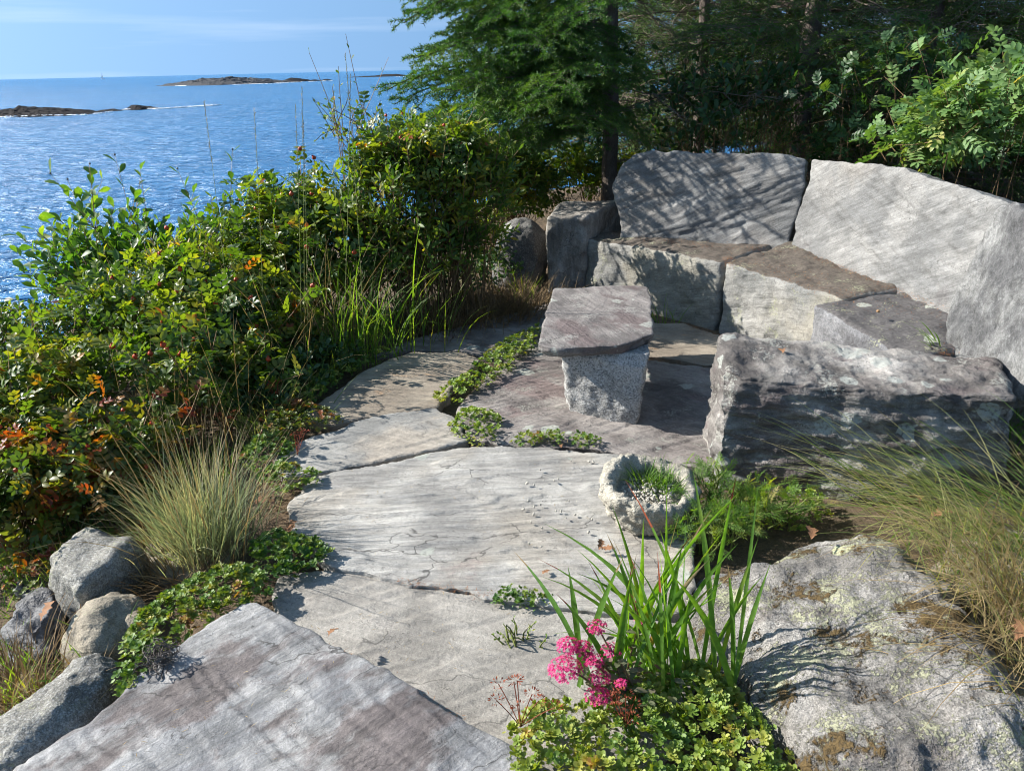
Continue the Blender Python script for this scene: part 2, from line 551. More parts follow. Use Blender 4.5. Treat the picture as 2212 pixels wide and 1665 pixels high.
def ground_mat():
    m = NT('soil_and_litter')
    tc = m.n('TexCoord').outputs['Object']
    n1 = m.noise(tc, 2.0, 6.0, 0.6).outputs['Fac']
    n2 = m.noise(tc, 26.0, 6.0, 0.7).outputs['Fac']
    n3 = m.noise(tc, 120.0, 4.0, 0.7).outputs['Fac']
    c = m.mix(m.rng(n2, 0.35, 0.65), (0.055, 0.038, 0.024, 1), (0.17, 0.115, 0.07, 1))
    c = m.mix(m.rng(n3, 0.5, 0.7, 0, 0.7), c, (0.22, 0.155, 0.09, 1))
    c = m.mix(m.rng(n1, 0.5, 0.65, 0, 0.6), c, (0.06, 0.05, 0.025, 1))
    z = m.n('SeparateXYZ', {'Vector': tc}).outputs['Z']
    rock = m.rng(m.math('MULTIPLY_ADD', n1, 0.8, z), -0.5, -0.9)
    rc = m.mix(m.rng(n2, 0.3, 0.7), (0.10, 0.09, 0.085, 1), (0.30, 0.28, 0.26, 1))
    c = m.mix(rock, c, rc)
    bp = m.n('Bump', {'Height': m.math('MULTIPLY_ADD', n3, 0.5, n2), 'Strength': 0.9, 'Distance': 0.03}).outputs['Normal']
    return m.out(m.n('BsdfPrincipled', {'Base Color': c, 'Roughness': 0.95, 'Normal': bp}).outputs[0])


gx = np.concatenate([np.linspace(-60, -7, 30)[:-1], np.linspace(-7, 5, 200), np.linspace(5, 90, 60)[1:]])
gy = np.concatenate([np.linspace(-60, -1, 30)[:-1], np.linspace(-1, 9, 170), np.linspace(9, 60, 60)[1:]])
GX, GY = np.meshgrid(gx, gy)
GZ = terr(GX, GY)
nx_, ny_ = len(gx), len(gy)
gi = np.arange((ny_ - 1) * nx_).reshape(ny_ - 1, nx_)[:, :-1].ravel()
gf = np.stack([gi, gi + 1, gi + 1 + nx_, gi + nx_], -1)
struct(obj('ground', make_mesh('ground', np.stack([GX.ravel(), GY.ravel(), GZ.ravel()], -1), gf, mat=ground_mat())))


def tz(x, y):
    return float(terr(np.array([x]), np.array([y]))[0])


# ------------------------------------------------------------------ stones: builders
def resample(poly, step):
    poly = np.asarray(poly, float)
    out = []
    for a, b in zip(poly, np.roll(poly, -1, 0)):
        k = max(1, int(round(np.linalg.norm(b - a) / step)))
        out.append(a + (b - a) * (np.arange(k) / k)[:, None])
    return np.concatenate(out)


def smooth_poly(p, it=2):
    for _ in range(it):
        p = 0.25 * np.roll(p, 1, 0) + 0.5 * p + 0.25 * np.roll(p, -1, 0)
    return p


def poly_dist(Q, poly):
    """signed distance (positive inside) and nearest boundary point, chunked"""
    a = poly; b = np.roll(poly, -1, 0); e = b - a
    ee = (e * e).sum(1) + 1e-12
    D = np.empty(len(Q)); NP_ = np.empty((len(Q), 2)); ins = np.zeros(len(Q), bool)
    for s in range(0, len(Q), 4000):
        q = Q[s:s + 4000][:, None, :]
        t = np.clip(((q - a) * e).sum(2) / ee, 0, 1)
        pt = a + t[..., None] * e
        d = ((q - pt) ** 2).sum(2)
        k = d.argmin(1)
        r = np.arange(len(k))
        D[s:s + 4000] = np.sqrt(d[r, k]); NP_[s:s + 4000] = pt[r, k]
        qy, qx = q[..., 1], q[..., 0]
        cond = (a[:, 1] > qy) != (b[:, 1] > qy)
        xi = a[:, 0] + (qy - a[:, 1]) * e[:, 0] / np.where(np.abs(e[:, 1]) < 1e-12, 1e-12, e[:, 1])
        ins[s:s + 4000] = ((cond & (qx < xi)).sum(1) % 2) == 1
    return np.where(ins, D, -D), NP_


def plate(poly2, thick, spacing=0.012, rough_edge=0.012, rnd_r=0.015, relief=None, seed=0):
    """an irregular flat stone: outline in the local XY plane, top at z=0, body down to -thick"""
    P = smooth_poly(resample(poly2, 0.02), 2)
    c = P.mean(0)
    P3 = np.concatenate([P, np.zeros((len(P), 1))], 1)
    out = P - c
    out /= np.linalg.norm(out, axis=1, keepdims=True)
    P = P + out * (rough_edge * (fbm(P3 * 6, 4, seed + 5, 0.6) * 1.2 + 0.5 * terrace(fbm(P3 * 11, 2, seed + 8), 3)))[:, None]
    lo, hi = P.min(0) - spacing, P.max(0) + spacing
    nx = int((hi[0] - lo[0]) / spacing) + 1; ny = int((hi[1] - lo[1]) / spacing) + 1
    X, Y = np.meshgrid(lo[0] + np.arange(nx) * spacing, lo[1] + np.arange(ny) * spacing)
    Q = np.stack([X.ravel(), Y.ravel()], -1)
    D, NPt = poly_dist(Q, P)
    i = np.arange((ny - 1) * nx).reshape(ny - 1, nx)[:, :-1].ravel()
    F = np.stack([i, i + 1, i + 1 + nx, i + nx], -1)
    F = F[(D[F] > spacing * 0.35).any(1)]
    snap = D < spacing * 0.35
    Q[snap] = NPt[snap]
    D = np.clip(np.where(snap, 0, D), 0, None)
    used = np.unique(F)
    remap = np.full(len(Q), -1); remap[used] = np.arange(len(used))
    Q, D, F = Q[used], D[used], remap[F]
    Q3 = np.concatenate([Q, np.zeros((len(Q), 1))], 1)
    t = np.clip(1 - D / rnd_r, 0, 1)
    z = -rnd_r * (1 - np.sqrt(np.clip(1 - t * t, 0, 1)))
    if relief is not None:
        z = z + relief(Q3) * (0.35 + 0.65 * sstep(0, 0.05, D))
    V = np.concatenate([Q, z[:, None]], 1)
    # side wall from the open border
    E = np.concatenate([F[:, [0, 1]], F[:, [1, 2]], F[:, [2, 3]], F[:, [3, 0]]])
    key = np.sort(E, 1)
    _, inv, cnt = np.unique(key[:, 0] * len(V) + key[:, 1], return_inverse=True, return_counts=True)
    B = E[cnt[inv] == 1]
    bv = np.unique(B)
    n0 = len(V)
    layers = 6
    VV = [V]; idx = [np.arange(n0)]
    FF = [F]
    outd = V[bv, :2] - V[:, :2].mean(0)
    outd /= np.linalg.norm(outd, axis=1, keepdims=True) + 1e-9
    VV.append(V[bv].copy())
    prev = np.full(n0, -1); prev[bv] = n0 + np.arange(len(bv))
    off = n0 + len(bv)
    for l in range(1, layers + 1):
        s = l / layers
        W = V[bv].copy()
        W[:, 2] = W[:, 2] * (1 - s) - thick * s
        j = fbm(W * np.array([9, 9, 30.0]), 3, seed + 21) * 0.012 - 0.02 * s * s
        W[:, :2] += outd * (j * min(1, thick / 0.04))[:, None]
        cur = np.full(n0, -1); cur[bv] = off + np.arange(len(bv))
        FF.append(np.stack([prev[B[:, 1]], prev[B[:, 0]], cur[B[:, 0]], cur[B[:, 1]]], -1))
        VV.append(W); prev = cur; off += len(bv)
    # flat back: a fan of quads to the centre
    cc = np.array([[V[:, 0].mean(), V[:, 1].mean(), -thick]])
    VV.append(cc)
    Ft = np.stack([prev[B[:, 1]], prev[B[:, 0]], np.full(len(B), off)], -1)
    return np.concatenate(VV), np.concatenate(FF), Ft


def rot2(P, a):
    c, s = math.cos(a), math.sin(a)
    P = np.array(P, float)
    x, y = P[:, 0].copy(), P[:, 1].copy()
    P[:, 0] = x * c - y * s
    P[:, 1] = x * s + y * c
    return P


def slate_plate(poly, ang, thick, sp, re, rr, amp, seed, step=0.017, flakes=1.0):
    """a plate whose bedding runs along the direction ang"""
    V, Fq, Ft = plate(rot2(poly, -ang), thick, sp, re, rr, slate_relief(0.0, amp, seed, step=step, flakes=flakes), seed)
    return rot2(V, ang), Fq, Ft


def slate_relief(ang=0.0, amp=1.0, seed=0, stretch=5.0, step=0.012, flakes=1.0):
    c, s = math.cos(ang), math.sin(ang)

    def f(Q):
        u = Q[:, 0] * c + Q[:, 1] * s; v = -Q[:, 0] * s + Q[:, 1] * c
        W = np.stack([u, v, Q[:, 2]], -1)
        low = fbm(W * np.array([1.3, 2.2, 1]), 3, seed) * 0.007
        rid = fbm(W * np.array([1.2, 1.9 * stretch, 1]), 4, seed + 3, 0.5) * 0.0045
        n = fbm(W * np.array([0.8, 4.6, 1]), 4, seed + 11, 0.42)
        tr = (terrace(n, 4, 0.20) - n * 0.7) * step * 2.0 * flakes
        return amp * (low + rid + tr)
    return f


def block(corners, spacing=0.016, rad=0.05, cuts=0, seed=0, amp=1.0, strat=None, step=0.0, pillow=0.0, cut_depth=0.06, lowf=1.0):
    """a rough block from 8 corners, index = x + 2y + 4z"""
    Cn = np.asarray(corners, float)
    ex = np.linalg.norm(Cn[1::2] - Cn[0::2], axis=1).mean()
    ey = np.linalg.norm(Cn[[2, 3, 6, 7]] - Cn[[0, 1, 4, 5]], axis=1).mean()
    ez = np.linalg.norm(Cn[4:] - Cn[:4], axis=1).mean()
    S = np.array([ex, ey, ez])
    N = np.maximum(4, (S / spacing).astype(int))
    pts, quads = [], []
    off = 0
    for ax in range(3):
        a, b = (ax + 1) % 3, (ax + 2) % 3
        for side in (0, 1):
            I, J = np.meshgrid(np.arange(N[a] + 1), np.arange(N[b] + 1), indexing='ij')
            L = np.zeros((I.size, 3), int)
            L[:, a] = I.ravel(); L[:, b] = J.ravel(); L[:, ax] = side * N[ax]
            k = np.arange(N[a] * (N[b] + 1)).reshape(N[a], N[b] + 1)[:, :-1].ravel()
            q = np.stack([k, k + N[b] + 1, k + N[b] + 2, k + 1], -1)
            if side == 0:
                q = q[:, ::-1]
            pts.append(L); quads.append(q + off); off += len(L)
    L = np.concatenate(pts); Fq = np.concatenate(quads)
    key = (L[:, 0] * (N[1] + 1) + L[:, 1]) * (N[2] + 1) + L[:, 2]
    _, first, inv = np.unique(key, return_index=True, return_inverse=True)
    L = L[first]; Fq = inv[Fq]
    h = S / 2
    p = (L / N * 2 - 1) * h
    r = np.minimum(rad, h.min() * 0.98)
    inner = np.clip(p, -(h - r), h - r)
    d = p - inner
    ln = np.linalg.norm(d, axis=1, keepdims=True)
    p = np.where(ln > 1e-9, inner + d / np.maximum(ln, 1e-9) * r, p)
    if pillow:
        q = p / h
        p = p * (1 + pillow * (1 - 0.5 * (np.roll(q, 1, 1) ** 2 + np.roll(q, 2, 1) ** 2)))
    u = (p / h + 1) / 2
    V = np.zeros_like(p)
    for k in range(8):
        w = np.ones(len(u))
        for ax in range(3):
            w = w * (u[:, ax] if (k >> ax) & 1 else 1 - u[:, ax])
        V += w[:, None] * Cn[k]
    cen = Cn.mean(0)
    rg = np.random.default_rng(seed + 100)
    for _ in range(cuts):                       # broken-off facets
        n = rg.normal(size=3); n[2] *= 0.7
        n /= np.linalg.norm(n)
        dd = ((V - cen) @ n)
        lim = dd.max() - cut_depth * rg.uniform(0.3, 1.0) * S.mean()
        ov = np.clip(dd - lim, 0, None)
        V = V - n * ov[:, None]
    nm = vnormals(V, Fq)
    sd = np.array([1.0, 1.0, 1.0]) if strat is None else np.asarray(strat)
    disp = fbm(V * 2.2 + seed, 4, seed, 0.5) * 0.045 * lowf
    disp += fbm(V * 7.0 * sd + seed, 5, seed + 7, 0.62) * 0.026
    if step:
        n = fbm(V * 3.2 * sd + seed, 4, seed + 13)
        disp += (terrace(n, 5, 0.12) - 0.5 * n) * step
    V = V + nm * (disp * amp)[:, None]
    return V, Fq


# ------------------------------------------------------------------ stone materials
M_slab_front = stone_mat('blue_grey_slate', (0.285, 0.29, 0.305), (0.40, 0.395, 0.39), stain=(0.095, 0.077, 0.074), stain_lo=0.49, rot=(0, 0, -0.72),
                         band=0.34, lichen=0.05, crack=0.75, bump=0.42, grain=0.22, flake=0.8, seed=1.3)
M_slab_warm = stone_mat('warm_grey_slate', (0.36, 0.335, 0.30), (0.46, 0.43, 0.385), stain=(0.24, 0.22, 0.20), stain_lo=0.58, rot=(0, 0, 0.35),
                        band=0.14, crack=0.6, bump=0.40, grain=0.24, flake=0.7, seed=4.0)
M_slab_light = stone_mat('pale_grey_slate', (0.42, 0.405, 0.38), (0.56, 0.54, 0.50), stain=(0.24, 0.20, 0.18), stain_lo=0.60, rot=(0, 0, -0.03),
                         stretch=(1, 11, 11), band=0.28, lichen=0.06, crack=0.7, bump=0.42, grain=0.18, flake=0.7, tint=(0.27, 0.225, 0.165), tint_amt=0.35, seed=7.7)
M_slab_grey = stone_mat('grey_slate', (0.33, 0.325, 0.31), (0.42, 0.41, 0.385), rot=(0, 0, 0.42), stretch=(1, 9, 9), band=0.2, crack=0.4, bump=0.4, grain=0.2,
                        flake=0.7, tint=(0.40, 0.33, 0.25), tint_amt=0.4, seed=2.2)
M_slab_tan = stone_mat('tan_slate', (0.36, 0.30, 0.235), (0.44, 0.38, 0.30), stain=(0.30, 0.19, 0.11), stain_lo=0.60, rot=(0, 0, 0.3), band=0.2, crack=0.6,
                       bump=0.4, grain=0.2, flake=0.7, seed=5.1)
M_slab_purple = stone_mat('purple_grey_slate', (0.215, 0.185, 0.175), (0.36, 0.325, 0.30), stain=(0.14, 0.105, 0.10), stain_lo=0.54, rot=(0, 0, 0.6), band=0.25,
                          lichen=0.14, crust=0.15, crust_col=(0.27, 0.265, 0.23), crack=0.8, bump=0.55, grain=0.25, seed=9.4)
M_table = stone_mat('purple_slate_top', (0.20, 0.18, 0.175), (0.32, 0.29, 0.275), stain=(0.105, 0.08, 0.079), stain_lo=0.52, rot=(0, 0, 1.2), band=0.22, lichen=0.16,
                    lichen_col=(0.30, 0.31, 0.28), crust=0.22, crust_col=(0.29, 0.28, 0.26), crack=0.9, bump=0.5, grain=0.22, seed=3.3)
M_granite = stone_mat('granite', (0.44, 0.43, 0.41), (0.56, 0.545, 0.52), band=0.08, crack=0, bump=0.5, grain=0.25, speck=0.75, flake=0.15, orange=0.03, seed=0.4)
M_back = stone_mat('backrest_schist', (0.25, 0.25, 0.248), (0.325, 0.32, 0.31), rot=(0.35, 0.35, 0.0), stretch=(1.2, 1.2, 9), band=0.30, crack=0.25, bump=0.45,
                   grain=0.24, tint=(0.19, 0.165, 0.14), tint_amt=0.35, stain=(0.12, 0.115, 0.115), stain_lo=0.60, seed=6.6)
M_seat = stone_mat('seat_schist', (0.28, 0.28, 0.268), (0.38, 0.37, 0.345), rot=(0.2, 0.2, 0.0), stretch=(1.2, 1.2, 6), band=0.22, crack=0.35, bump=0.6,
                   grain=0.25, tint=(0.30, 0.27, 0.20), tint_amt=0.4, crust=0.05, orange=0.0, top=(0.115, 0.095, 0.078), seed=8.8)
M_seat_slate = stone_mat('dark_seat_slate', (0.20, 0.20, 0.215), (0.29, 0.29, 0.30), band=0.2, crack=0.4, bump=0.7, grain=0.4, top=(0.105, 0.098, 0.098), top_lo=0.7, crust=0.12, lichen=0.08, seed=1.9)
M_arm = stone_mat('armrest_schist', (0.29, 0.265, 0.235), (0.42, 0.39, 0.35), stain=(0.15, 0.12, 0.10), stain_lo=0.56, stretch=(5, 5, 1), band=0.25, crack=0.6, bump=0.7,
                  lichen=0.05, grain=0.3, seed=2.7)
M_upright = stone_mat('upright_schist', (0.16, 0.16, 0.165), (0.29, 0.29, 0.285), rot=(0, 0.45, 0), stretch=(11, 11, 1), band=0.42, crack=0.5, bump=0.6, grain=0.22,
                      orange=0.02, seed=5.9)
M_block = stone_mat('weathered_purple_block', (0.19, 0.17, 0.16), (0.45, 0.425, 0.395), stain=(0.10, 0.08, 0.078), stain_lo=0.52, stretch=(1, 1, 5), band=0.38, lichen=0.42,
                    lichen_col=(0.30, 0.315, 0.29), crust=0.20, crust_col=(0.29, 0.29, 0.26), orange=0.02, crack=0.8, bump=0.9, grain=0.3, seed=4.6)
M_lichen = stone_mat('lichen_boulder', (0.23, 0.215, 0.20), (0.39, 0.37, 0.345), stain=(0.12, 0.105, 0.095), stain_lo=0.58, band=0.2, lichen=0.10, lichen_col=(0.38, 0.39, 0.23),
                     crust=0.40, crust_col=(0.31, 0.31, 0.20), moss=0.85, crack=0.7, bump=1.0, grain=0.45, seed=7.1)
M_rock_grey = stone_mat('speckled_grey_rock', (0.24, 0.23, 0.205), (0.36, 0.345, 0.305), band=0.1, crack=0.25, bump=0.7, grain=0.5, speck=0.35, crust=0.12,
                        crust_col=(0.25, 0.25, 0.17), flake=0.15, seed=3.8)
M_rock_shade = stone_mat('shade_toned_speckled_rock', (0.12, 0.115, 0.11), (0.20, 0.19, 0.18), band=0.1, crack=0.2, bump=0.7, grain=0.5, speck=0.25, lichen=0.12, flake=0.15, seed=3.1)  # speckled rock with the round boulder's shade put into a darker colour
M_rock_tan = stone_mat('tan_rock', (0.30, 0.255, 0.19), (0.40, 0.35, 0.27), band=0.1, crack=0.2, bump=0.7, grain=0.4, crust=0.1, flake=0.15, seed=6.2)
M_rock_dark = stone_mat('dark_rock', (0.11, 0.11, 0.12), (0.24, 0.245, 0.26), band=0.3, crack=0.4, bump=0.9, grain=0.4, rough=0.55, lichen=0.1, seed=1.1)
M_tufa = stone_mat('rough_tufa', (0.40, 0.365, 0.295), (0.55, 0.51, 0.425), stain=(0.27, 0.24, 0.19), stain_lo=0.60, band=0.1, crack=0.1, bump=1.0, grain=0.4, flake=0.2, seed=2.0)

# ------------------------------------------------------------------ the patio
patio = bpy.data.objects.new('stone_patio', None)
col.objects.link(patio)
struct(patio)


def pave(pix, z, mat, label, ang=0.0, sp=0.010, seed=0, thick=0.10, amp=1.0, tilt=(0, 0), re=0.019, rr=0.007, flakes=1.0):
    W = np.array([G(x, y, z)[:2] for x, y in pix])
    c = W.mean(0)
    W = W + (W - c) / np.linalg.norm(W - c, axis=1, keepdims=True) * 0.012
    V, Fq, Ft = slate_plate(W - c, ang, thick, sp, re, rr, amp, seed, 0.017, flakes)
    V[:, 2] += V[:, 0] * tilt[0] + V[:, 1] * tilt[1]
    o = obj('paving_stone', make_mesh('paving_stone', V, Fq, Ft, mat), patio, (c[0], c[1], z))
    o['label'] = label
    return o


pave([(545, 1298), (700, 1383), (860, 1470), (1010, 1555), (1125, 1630), (1330, 1790), (1100, 2300), (-300, 2200), (-130, 1790), (40, 1668), (200, 1545), (330, 1440), (430, 1365)],
     0.075, M_slab_front, 'blue grey paving slab streaked with purple brown stains', -0.72, 0.009, 11, 0.14, 1.0)
pave([(600, 1246), (680, 1231), (760, 1239), (860, 1258), (1000, 1284), (1120, 1302), (1300, 1332), (1520, 1350), (1500, 1480), (1420, 1640), (1300, 1800), (1120, 1660), (990, 1570), (850, 1492), (690, 1405), (596, 1340)],
     0.0, M_slab_warm, 'warm grey paving slab beside the pink flowers', 0.35, 0.009, 23, 0.10, 0.8)
pave([(690, 1026), (800, 1006), (920, 983), (1010, 966), (1150, 968), (1310, 978), (1420, 1000), (1480, 1100), (1500, 1200), (1480, 1320), (1300, 1315), (1120, 1290), (1000, 1272), (860, 1246), (740, 1226), (640, 1160), (626, 1085)],
     0.02, M_slab_light, 'broad pale grey paving slab with fine streaks', -0.05, 0.008, 37, 0.12, 1.05)
pave([(600, 985), (660, 950), (800, 902), (940, 882), (985, 905), (1012, 950), (860, 983), (690, 1018), (610, 1030)],
     0.015, M_slab_grey, 'narrow grey paving slab below the tan slab', 0.45, 0.009, 41, 0.10, 0.8)
pave([(660, 895), (720, 850), (790, 800), (880, 762), (1000, 762), (1040, 775), (975, 835), (945, 876), (800, 898), (720, 916)],
     0.012, M_slab_tan, 'tan brown paving slab with a leaf shadow', 0.3, 0.010, 53, 0.10, 0.8)
pave([(985, 880), (1040, 830), (1090, 780), (1150, 760), (1300, 770), (1560, 795), (1640, 860), (1600, 960), (1560, 1020), (1420, 990), (1300, 968), (1180, 962), (1085, 958), (1015, 945)],
     0.005, M_slab_purple, 'purple grey flaky slab under the stone table', 0.5, 0.010, 61, 0.10, 1.2)
pave([(1200, 755), (1250, 705), (1400, 698), (1480, 700), (1600, 740), (1660, 790), (1560, 788), (1380, 765)],
     0.004, M_slab_tan, 'tan slab between the table and the bench', 0.2, 0.012, 71, 0.10, 0.9)
pave([(800, 770), (900, 730), (1040, 695), (1180, 655), (1290, 650), (1420, 690), (1240, 700), (1190, 752), (1090, 772), (1040, 765), (990, 755), (880, 755)],
     -0.01, M_slab_purple, 'shaded slab in front of the boulder by the bench', 0.2, 0.014, 83, 0.10, 0.8)

# ------------------------------------------------------------------ stone bench
BC = np.array([1.4, 5.0, 0.0])
bench = thing('stone_bench', 'curved bench of massive grey stone slabs and blocks under the spruces', 'bench', BC)


def part(name, V, Fq, mat, root, rc, label=None, Ft=None):
    o = obj(name, make_mesh(name, V - rc, Fq, Ft, mat), root)
    if label:
        o['label'] = label
    return o


def upright(pixpts, P0, P1, lean, thick, mat, name, root, rc, seed, ang, label=None, spacing=0.013, amp=1.0, re=0.012, rr=0.035, flakes=1.0):
    """slab whose front face passes through the horizontal line P0-P1 and leans back; outline given by what is measured on that face"""
    P0, P1 = np.array(P0, float), np.array(P1, float)
    u = P1 - P0
    u /= np.linalg.norm(u)
    n0 = np.cross(u, [0, 0, 1.0])              # towards the viewer's side
    if n0 @ (EYE - P0) < 0:
        n0 = -n0
    v = np.array([0, 0, 1.0]) * math.cos(lean) - n0 * math.sin(lean)
    n = np.cross(u, v)
    if n @ n0 < 0:
        n = -n
    loc2 = []
    for x, y in pixpts:
        d = ray(x, y)
        t = ((P0 - EYE) @ n) / (d @ n)
        w = EYE + d * t - P0
        loc2.append((w @ u, w @ v))
    loc2 = np.array(loc2)
    area = 0.5 * np.sum(loc2[:, 0] * np.roll(loc2[:, 1], -1) - np.roll(loc2[:, 0], -1) * loc2[:, 1])
    if area < 0:
        loc2 = loc2[::-1]
    V, Fq, Ft = slate_plate(loc2, ang, thick, spacing, re, rr, amp, seed, 0.026, flakes)
    W = P0 + V[:, :1] * u + V[:, 1:2] * v + V[:, 2:3] * n
    if np.cross(u, v) @ n < 0:
        Fq = Fq[:, ::-1]; Ft = Ft[:, ::-1]
    return part(name, W, Fq, mat, root, rc, label, Ft)


# backrests
upright([(1322, 400), (1345, 352), (1372, 332), (1410, 327), (1560, 331), (1690, 333), (1742, 345), (1742, 390), (1722, 450), (1704, 532), (1690, 545), (1540, 545), (1400, 540), (1345, 530), (1335, 470)],
        G(1340, 500, 0.45), G(1700, 530, 0.45), 0.20, 0.24, M_back, 'backrest', bench, BC, 101, 0.3, 'grey backrest slab with rounded shoulder', amp=1.15, rr=0.006, re=0.018)
upright([(1752, 345), (1850, 352), (1950, 366), (2050, 395), (2130, 420), (2200, 448), (2230, 480), (2200, 560), (2120, 640), (2085, 672), (2040, 690), (1900, 625), (1790, 570), (1706, 536), (1722, 465), (1745, 400)],
        G(1700, 532, 0.45), G(2050, 672, 0.45), 0.22, 0.24, M_back, 'backrest', bench, BC, 113, -0.35, 'long grey backrest slab sloping down to the upright stone', amp=1.15, rr=0.006, re=0.018)
# right upright
upright([(2030, 775), (2046, 700), (2108, 590), (2160, 515), (2205, 462), (2250, 440), (2330, 450), (2380, 600), (2330, 800), (2200, 835), (2110, 805)],
        G(2045, 730, 0.42), G(2170, 830, 0.34), 0.16, 0.22, M_upright, 'end_slab', bench, BC, 127, 1.25, 'upright grey end slab with diagonal streaks', re=0.02, rr=0.015)


def blk(pts, mat, name, root, rc, label=None, **kw):
    V, Fq = block(pts, **kw)
    return part(name, V, Fq, mat, root, rc, label)


def seat_block(fl, fr, zt_l, zt_r, depth_l, depth_r, **kw):
    fl, fr = np.array(fl), np.array(fr)
    bl = fl + np.array(depth_l); br = fr + np.array(depth_r)
    pts = [(*fl, -0.12), (*fr, -0.12), (*bl, -0.12), (*br, -0.12), (fl[0], fl[1], zt_l), (fr[0], fr[1], zt_r), (bl[0], bl[1], zt_l + 0.06), (br[0], br[1], zt_r + 0.03)]
    return block(pts, **kw)


V, Fq = seat_block((0.60, 5.62), (1.37, 4.66), 0.39, 0.43, (0.45, 0.35), (0.70, 0.55), spacing=0.014, rad=0.03, cuts=3, seed=3, amp=0.5, cut_depth=0.03)
o = part('seat', V, Fq, M_seat, bench, BC, 'seat block with a chipped bluish front edge')
V, Fq = seat_block((1.385, 4.64), (1.75, 3.75), 0.43, 0.44, (0.72, 0.52), (0.80, 0.25), spacing=0.014, rad=0.03, cuts=3, seed=8, amp=0.5, cut_depth=0.03)
o = part('seat', V, Fq, M_seat, bench, BC, 'seat block with orange lichen spots on its brown top')
V, Fq = seat_block((1.62, 3.74), (1.74, 3.02), 0.41, 0.385, (0.62, 0.1), (0.75, 0.25), spacing=0.016, rad=0.02, cuts=1, seed=12, amp=0.5, cut_depth=0.03)
o = part('seat', V, Fq, M_seat_slate, bench, BC, 'blue grey seat block beside the upright end slab')
# left arm: an upright block turned across the end of the seat
a0, a1 = np.array([0.30, 5.62]), np.array([0.58, 5.60])
b0, b1 = np.array([0.42, 6.10]), np.array([0.95, 6.00])
blk([(*a0, -0.1), (*a1, -0.1), (*b0, -0.1), (*b1, -0.1), (a0[0] - 0.03, a0[1], 0.53), (a1[0] + 0.02, a1[1], 0.56), (b0[0], b0[1], 0.58), (b1[0], b1[1], 0.63)],
    M_arm, 'armrest', bench, BC, 'brownish arm block at the end of the seat', spacing=0.014, rad=0.03, cuts=5, seed=21, amp=0.5, strat=(1.2, 1.2, 0.8), step=0.02, cut_depth=0.05)

# ------------------------------------------------------------------ stone table
TC = np.array([0.43, 3.42, 0.0])
table = thing('stone_table', 'stone table of a purple slate slab on a pale granite block', 'table', TC)
ZT = 0.405
W = np.array([G(x, y, ZT)[:2] for x, y in [(1196, 622), (1260, 621), (1290, 617), (1400, 617), (1406, 640), (1411, 722), (1340, 745), (1300, 748), (1205, 752), (1160, 745), (1175, 690)]])
V, Fq, Ft = slate_plate(W - TC[:2], 1.2, 0.052, 0.007, 0.010, 0.004, 0.4, 200, 0.015, 0.4)
V[:, 2] += ZT
obj('table_top', make_mesh('table_top', V, Fq, Ft, M_table), table)['label'] = 'purple grey slate slab with pale lichen patches'
g = [G(1222, 868)[:2], G(1362, 882)[:2]]
fl, fr = g[0] - TC[:2], g[1] - TC[:2]
pts = [(fl[0] - .01, fl[1] - .14, -0.03), (fr[0], fr[1] - .20, -0.03), (fl[0] + .05, fl[1] + .30, -0.03), (fr[0] + .04, fr[1] + .30, -0.03),
       (fl[0] - .04, fl[1] - .17, 0.36), (fr[0] + .04, fr[1] - .17, 0.36), (fl[0] + .03, fl[1] + .36, 0.36), (fr[0] + .10, fr[1] + .36, 0.36)]
V, Fq = block(pts, spacing=0.010, rad=0.025, cuts=5, seed=31, amp=0.55, cut_depth=0.10, lowf=1.2)
V[:, 2] = np.minimum(V[:, 2], 0.352)
obj('pedestal', make_mesh('pedestal', V, Fq, None, M_granite), table)['label'] = 'rough speckled granite block'

# ------------------------------------------------------------------ boulders
def boulder(name, label, pts, mat, cat='boulder', group=None, **kw):
    pts = np.asarray(pts, float)
    c = pts[:4].mean(0)
    V, Fq = block(pts - c, **kw)
    o = obj(name, make_mesh(name, V, Fq, None, mat), None, c)
    return tag(o, label, cat, group)


boulder('stone_block', 'long weathered purple grey stone block with round lichens, beside the planter',
        [(0.80, 2.68, -0.12), (1.96, 2.44, -0.12), (0.98, 3.25, -0.12), (2.14, 2.95, -0.12),
         (0.84, 2.70, 0.46), (1.88, 2.50, 0.41), (0.92, 3.16, 0.48), (2.08, 2.9, 0.43)], M_block, 'boulder',
        spacing=0.010, rad=0.035, cuts=12, seed=41, amp=0.62, strat=(0.7, 0.7, 2.6), step=0.05, cut_depth=0.05)
boulder('lichen_boulder', 'big rounded boulder crusted with yellow green lichen behind the iris leaves',
        [(0.55, 0.95, -0.3), (1.42, 0.85, -0.3), (0.42, 2.16, -0.3), (1.48, 2.28, -0.3),
         (0.66, 1.05, 0.24), (1.24, 1.00, 0.26), (0.52, 2.06, 0.11), (1.32, 2.14, 0.18)], M_lichen, 'boulder',
        spacing=0.011, rad=0.28, cuts=5, seed=57, amp=0.85, cut_depth=0.06, lowf=1.2)
c = G(1105, 560, 0.1)
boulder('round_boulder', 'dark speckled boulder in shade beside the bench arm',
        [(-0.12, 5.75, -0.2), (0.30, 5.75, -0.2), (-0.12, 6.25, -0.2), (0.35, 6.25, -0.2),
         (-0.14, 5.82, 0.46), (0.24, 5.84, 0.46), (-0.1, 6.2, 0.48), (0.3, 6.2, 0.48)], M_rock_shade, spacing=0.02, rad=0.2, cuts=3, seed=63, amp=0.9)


def pixrock(name, label, p, zb, zt, mat, depth, seed, **kw):
    """rock from four ground pixels: near-left, near-right, far-left, far-right at top height"""
    Q = [G(x, y, zt) for x, y in p]
    pts = [(q[0], q[1], zb) for q in Q] + [(q[0], q[1], zt) for q in Q]
    return boulder(name, label, pts, mat, 'rock', seed=seed, **kw)


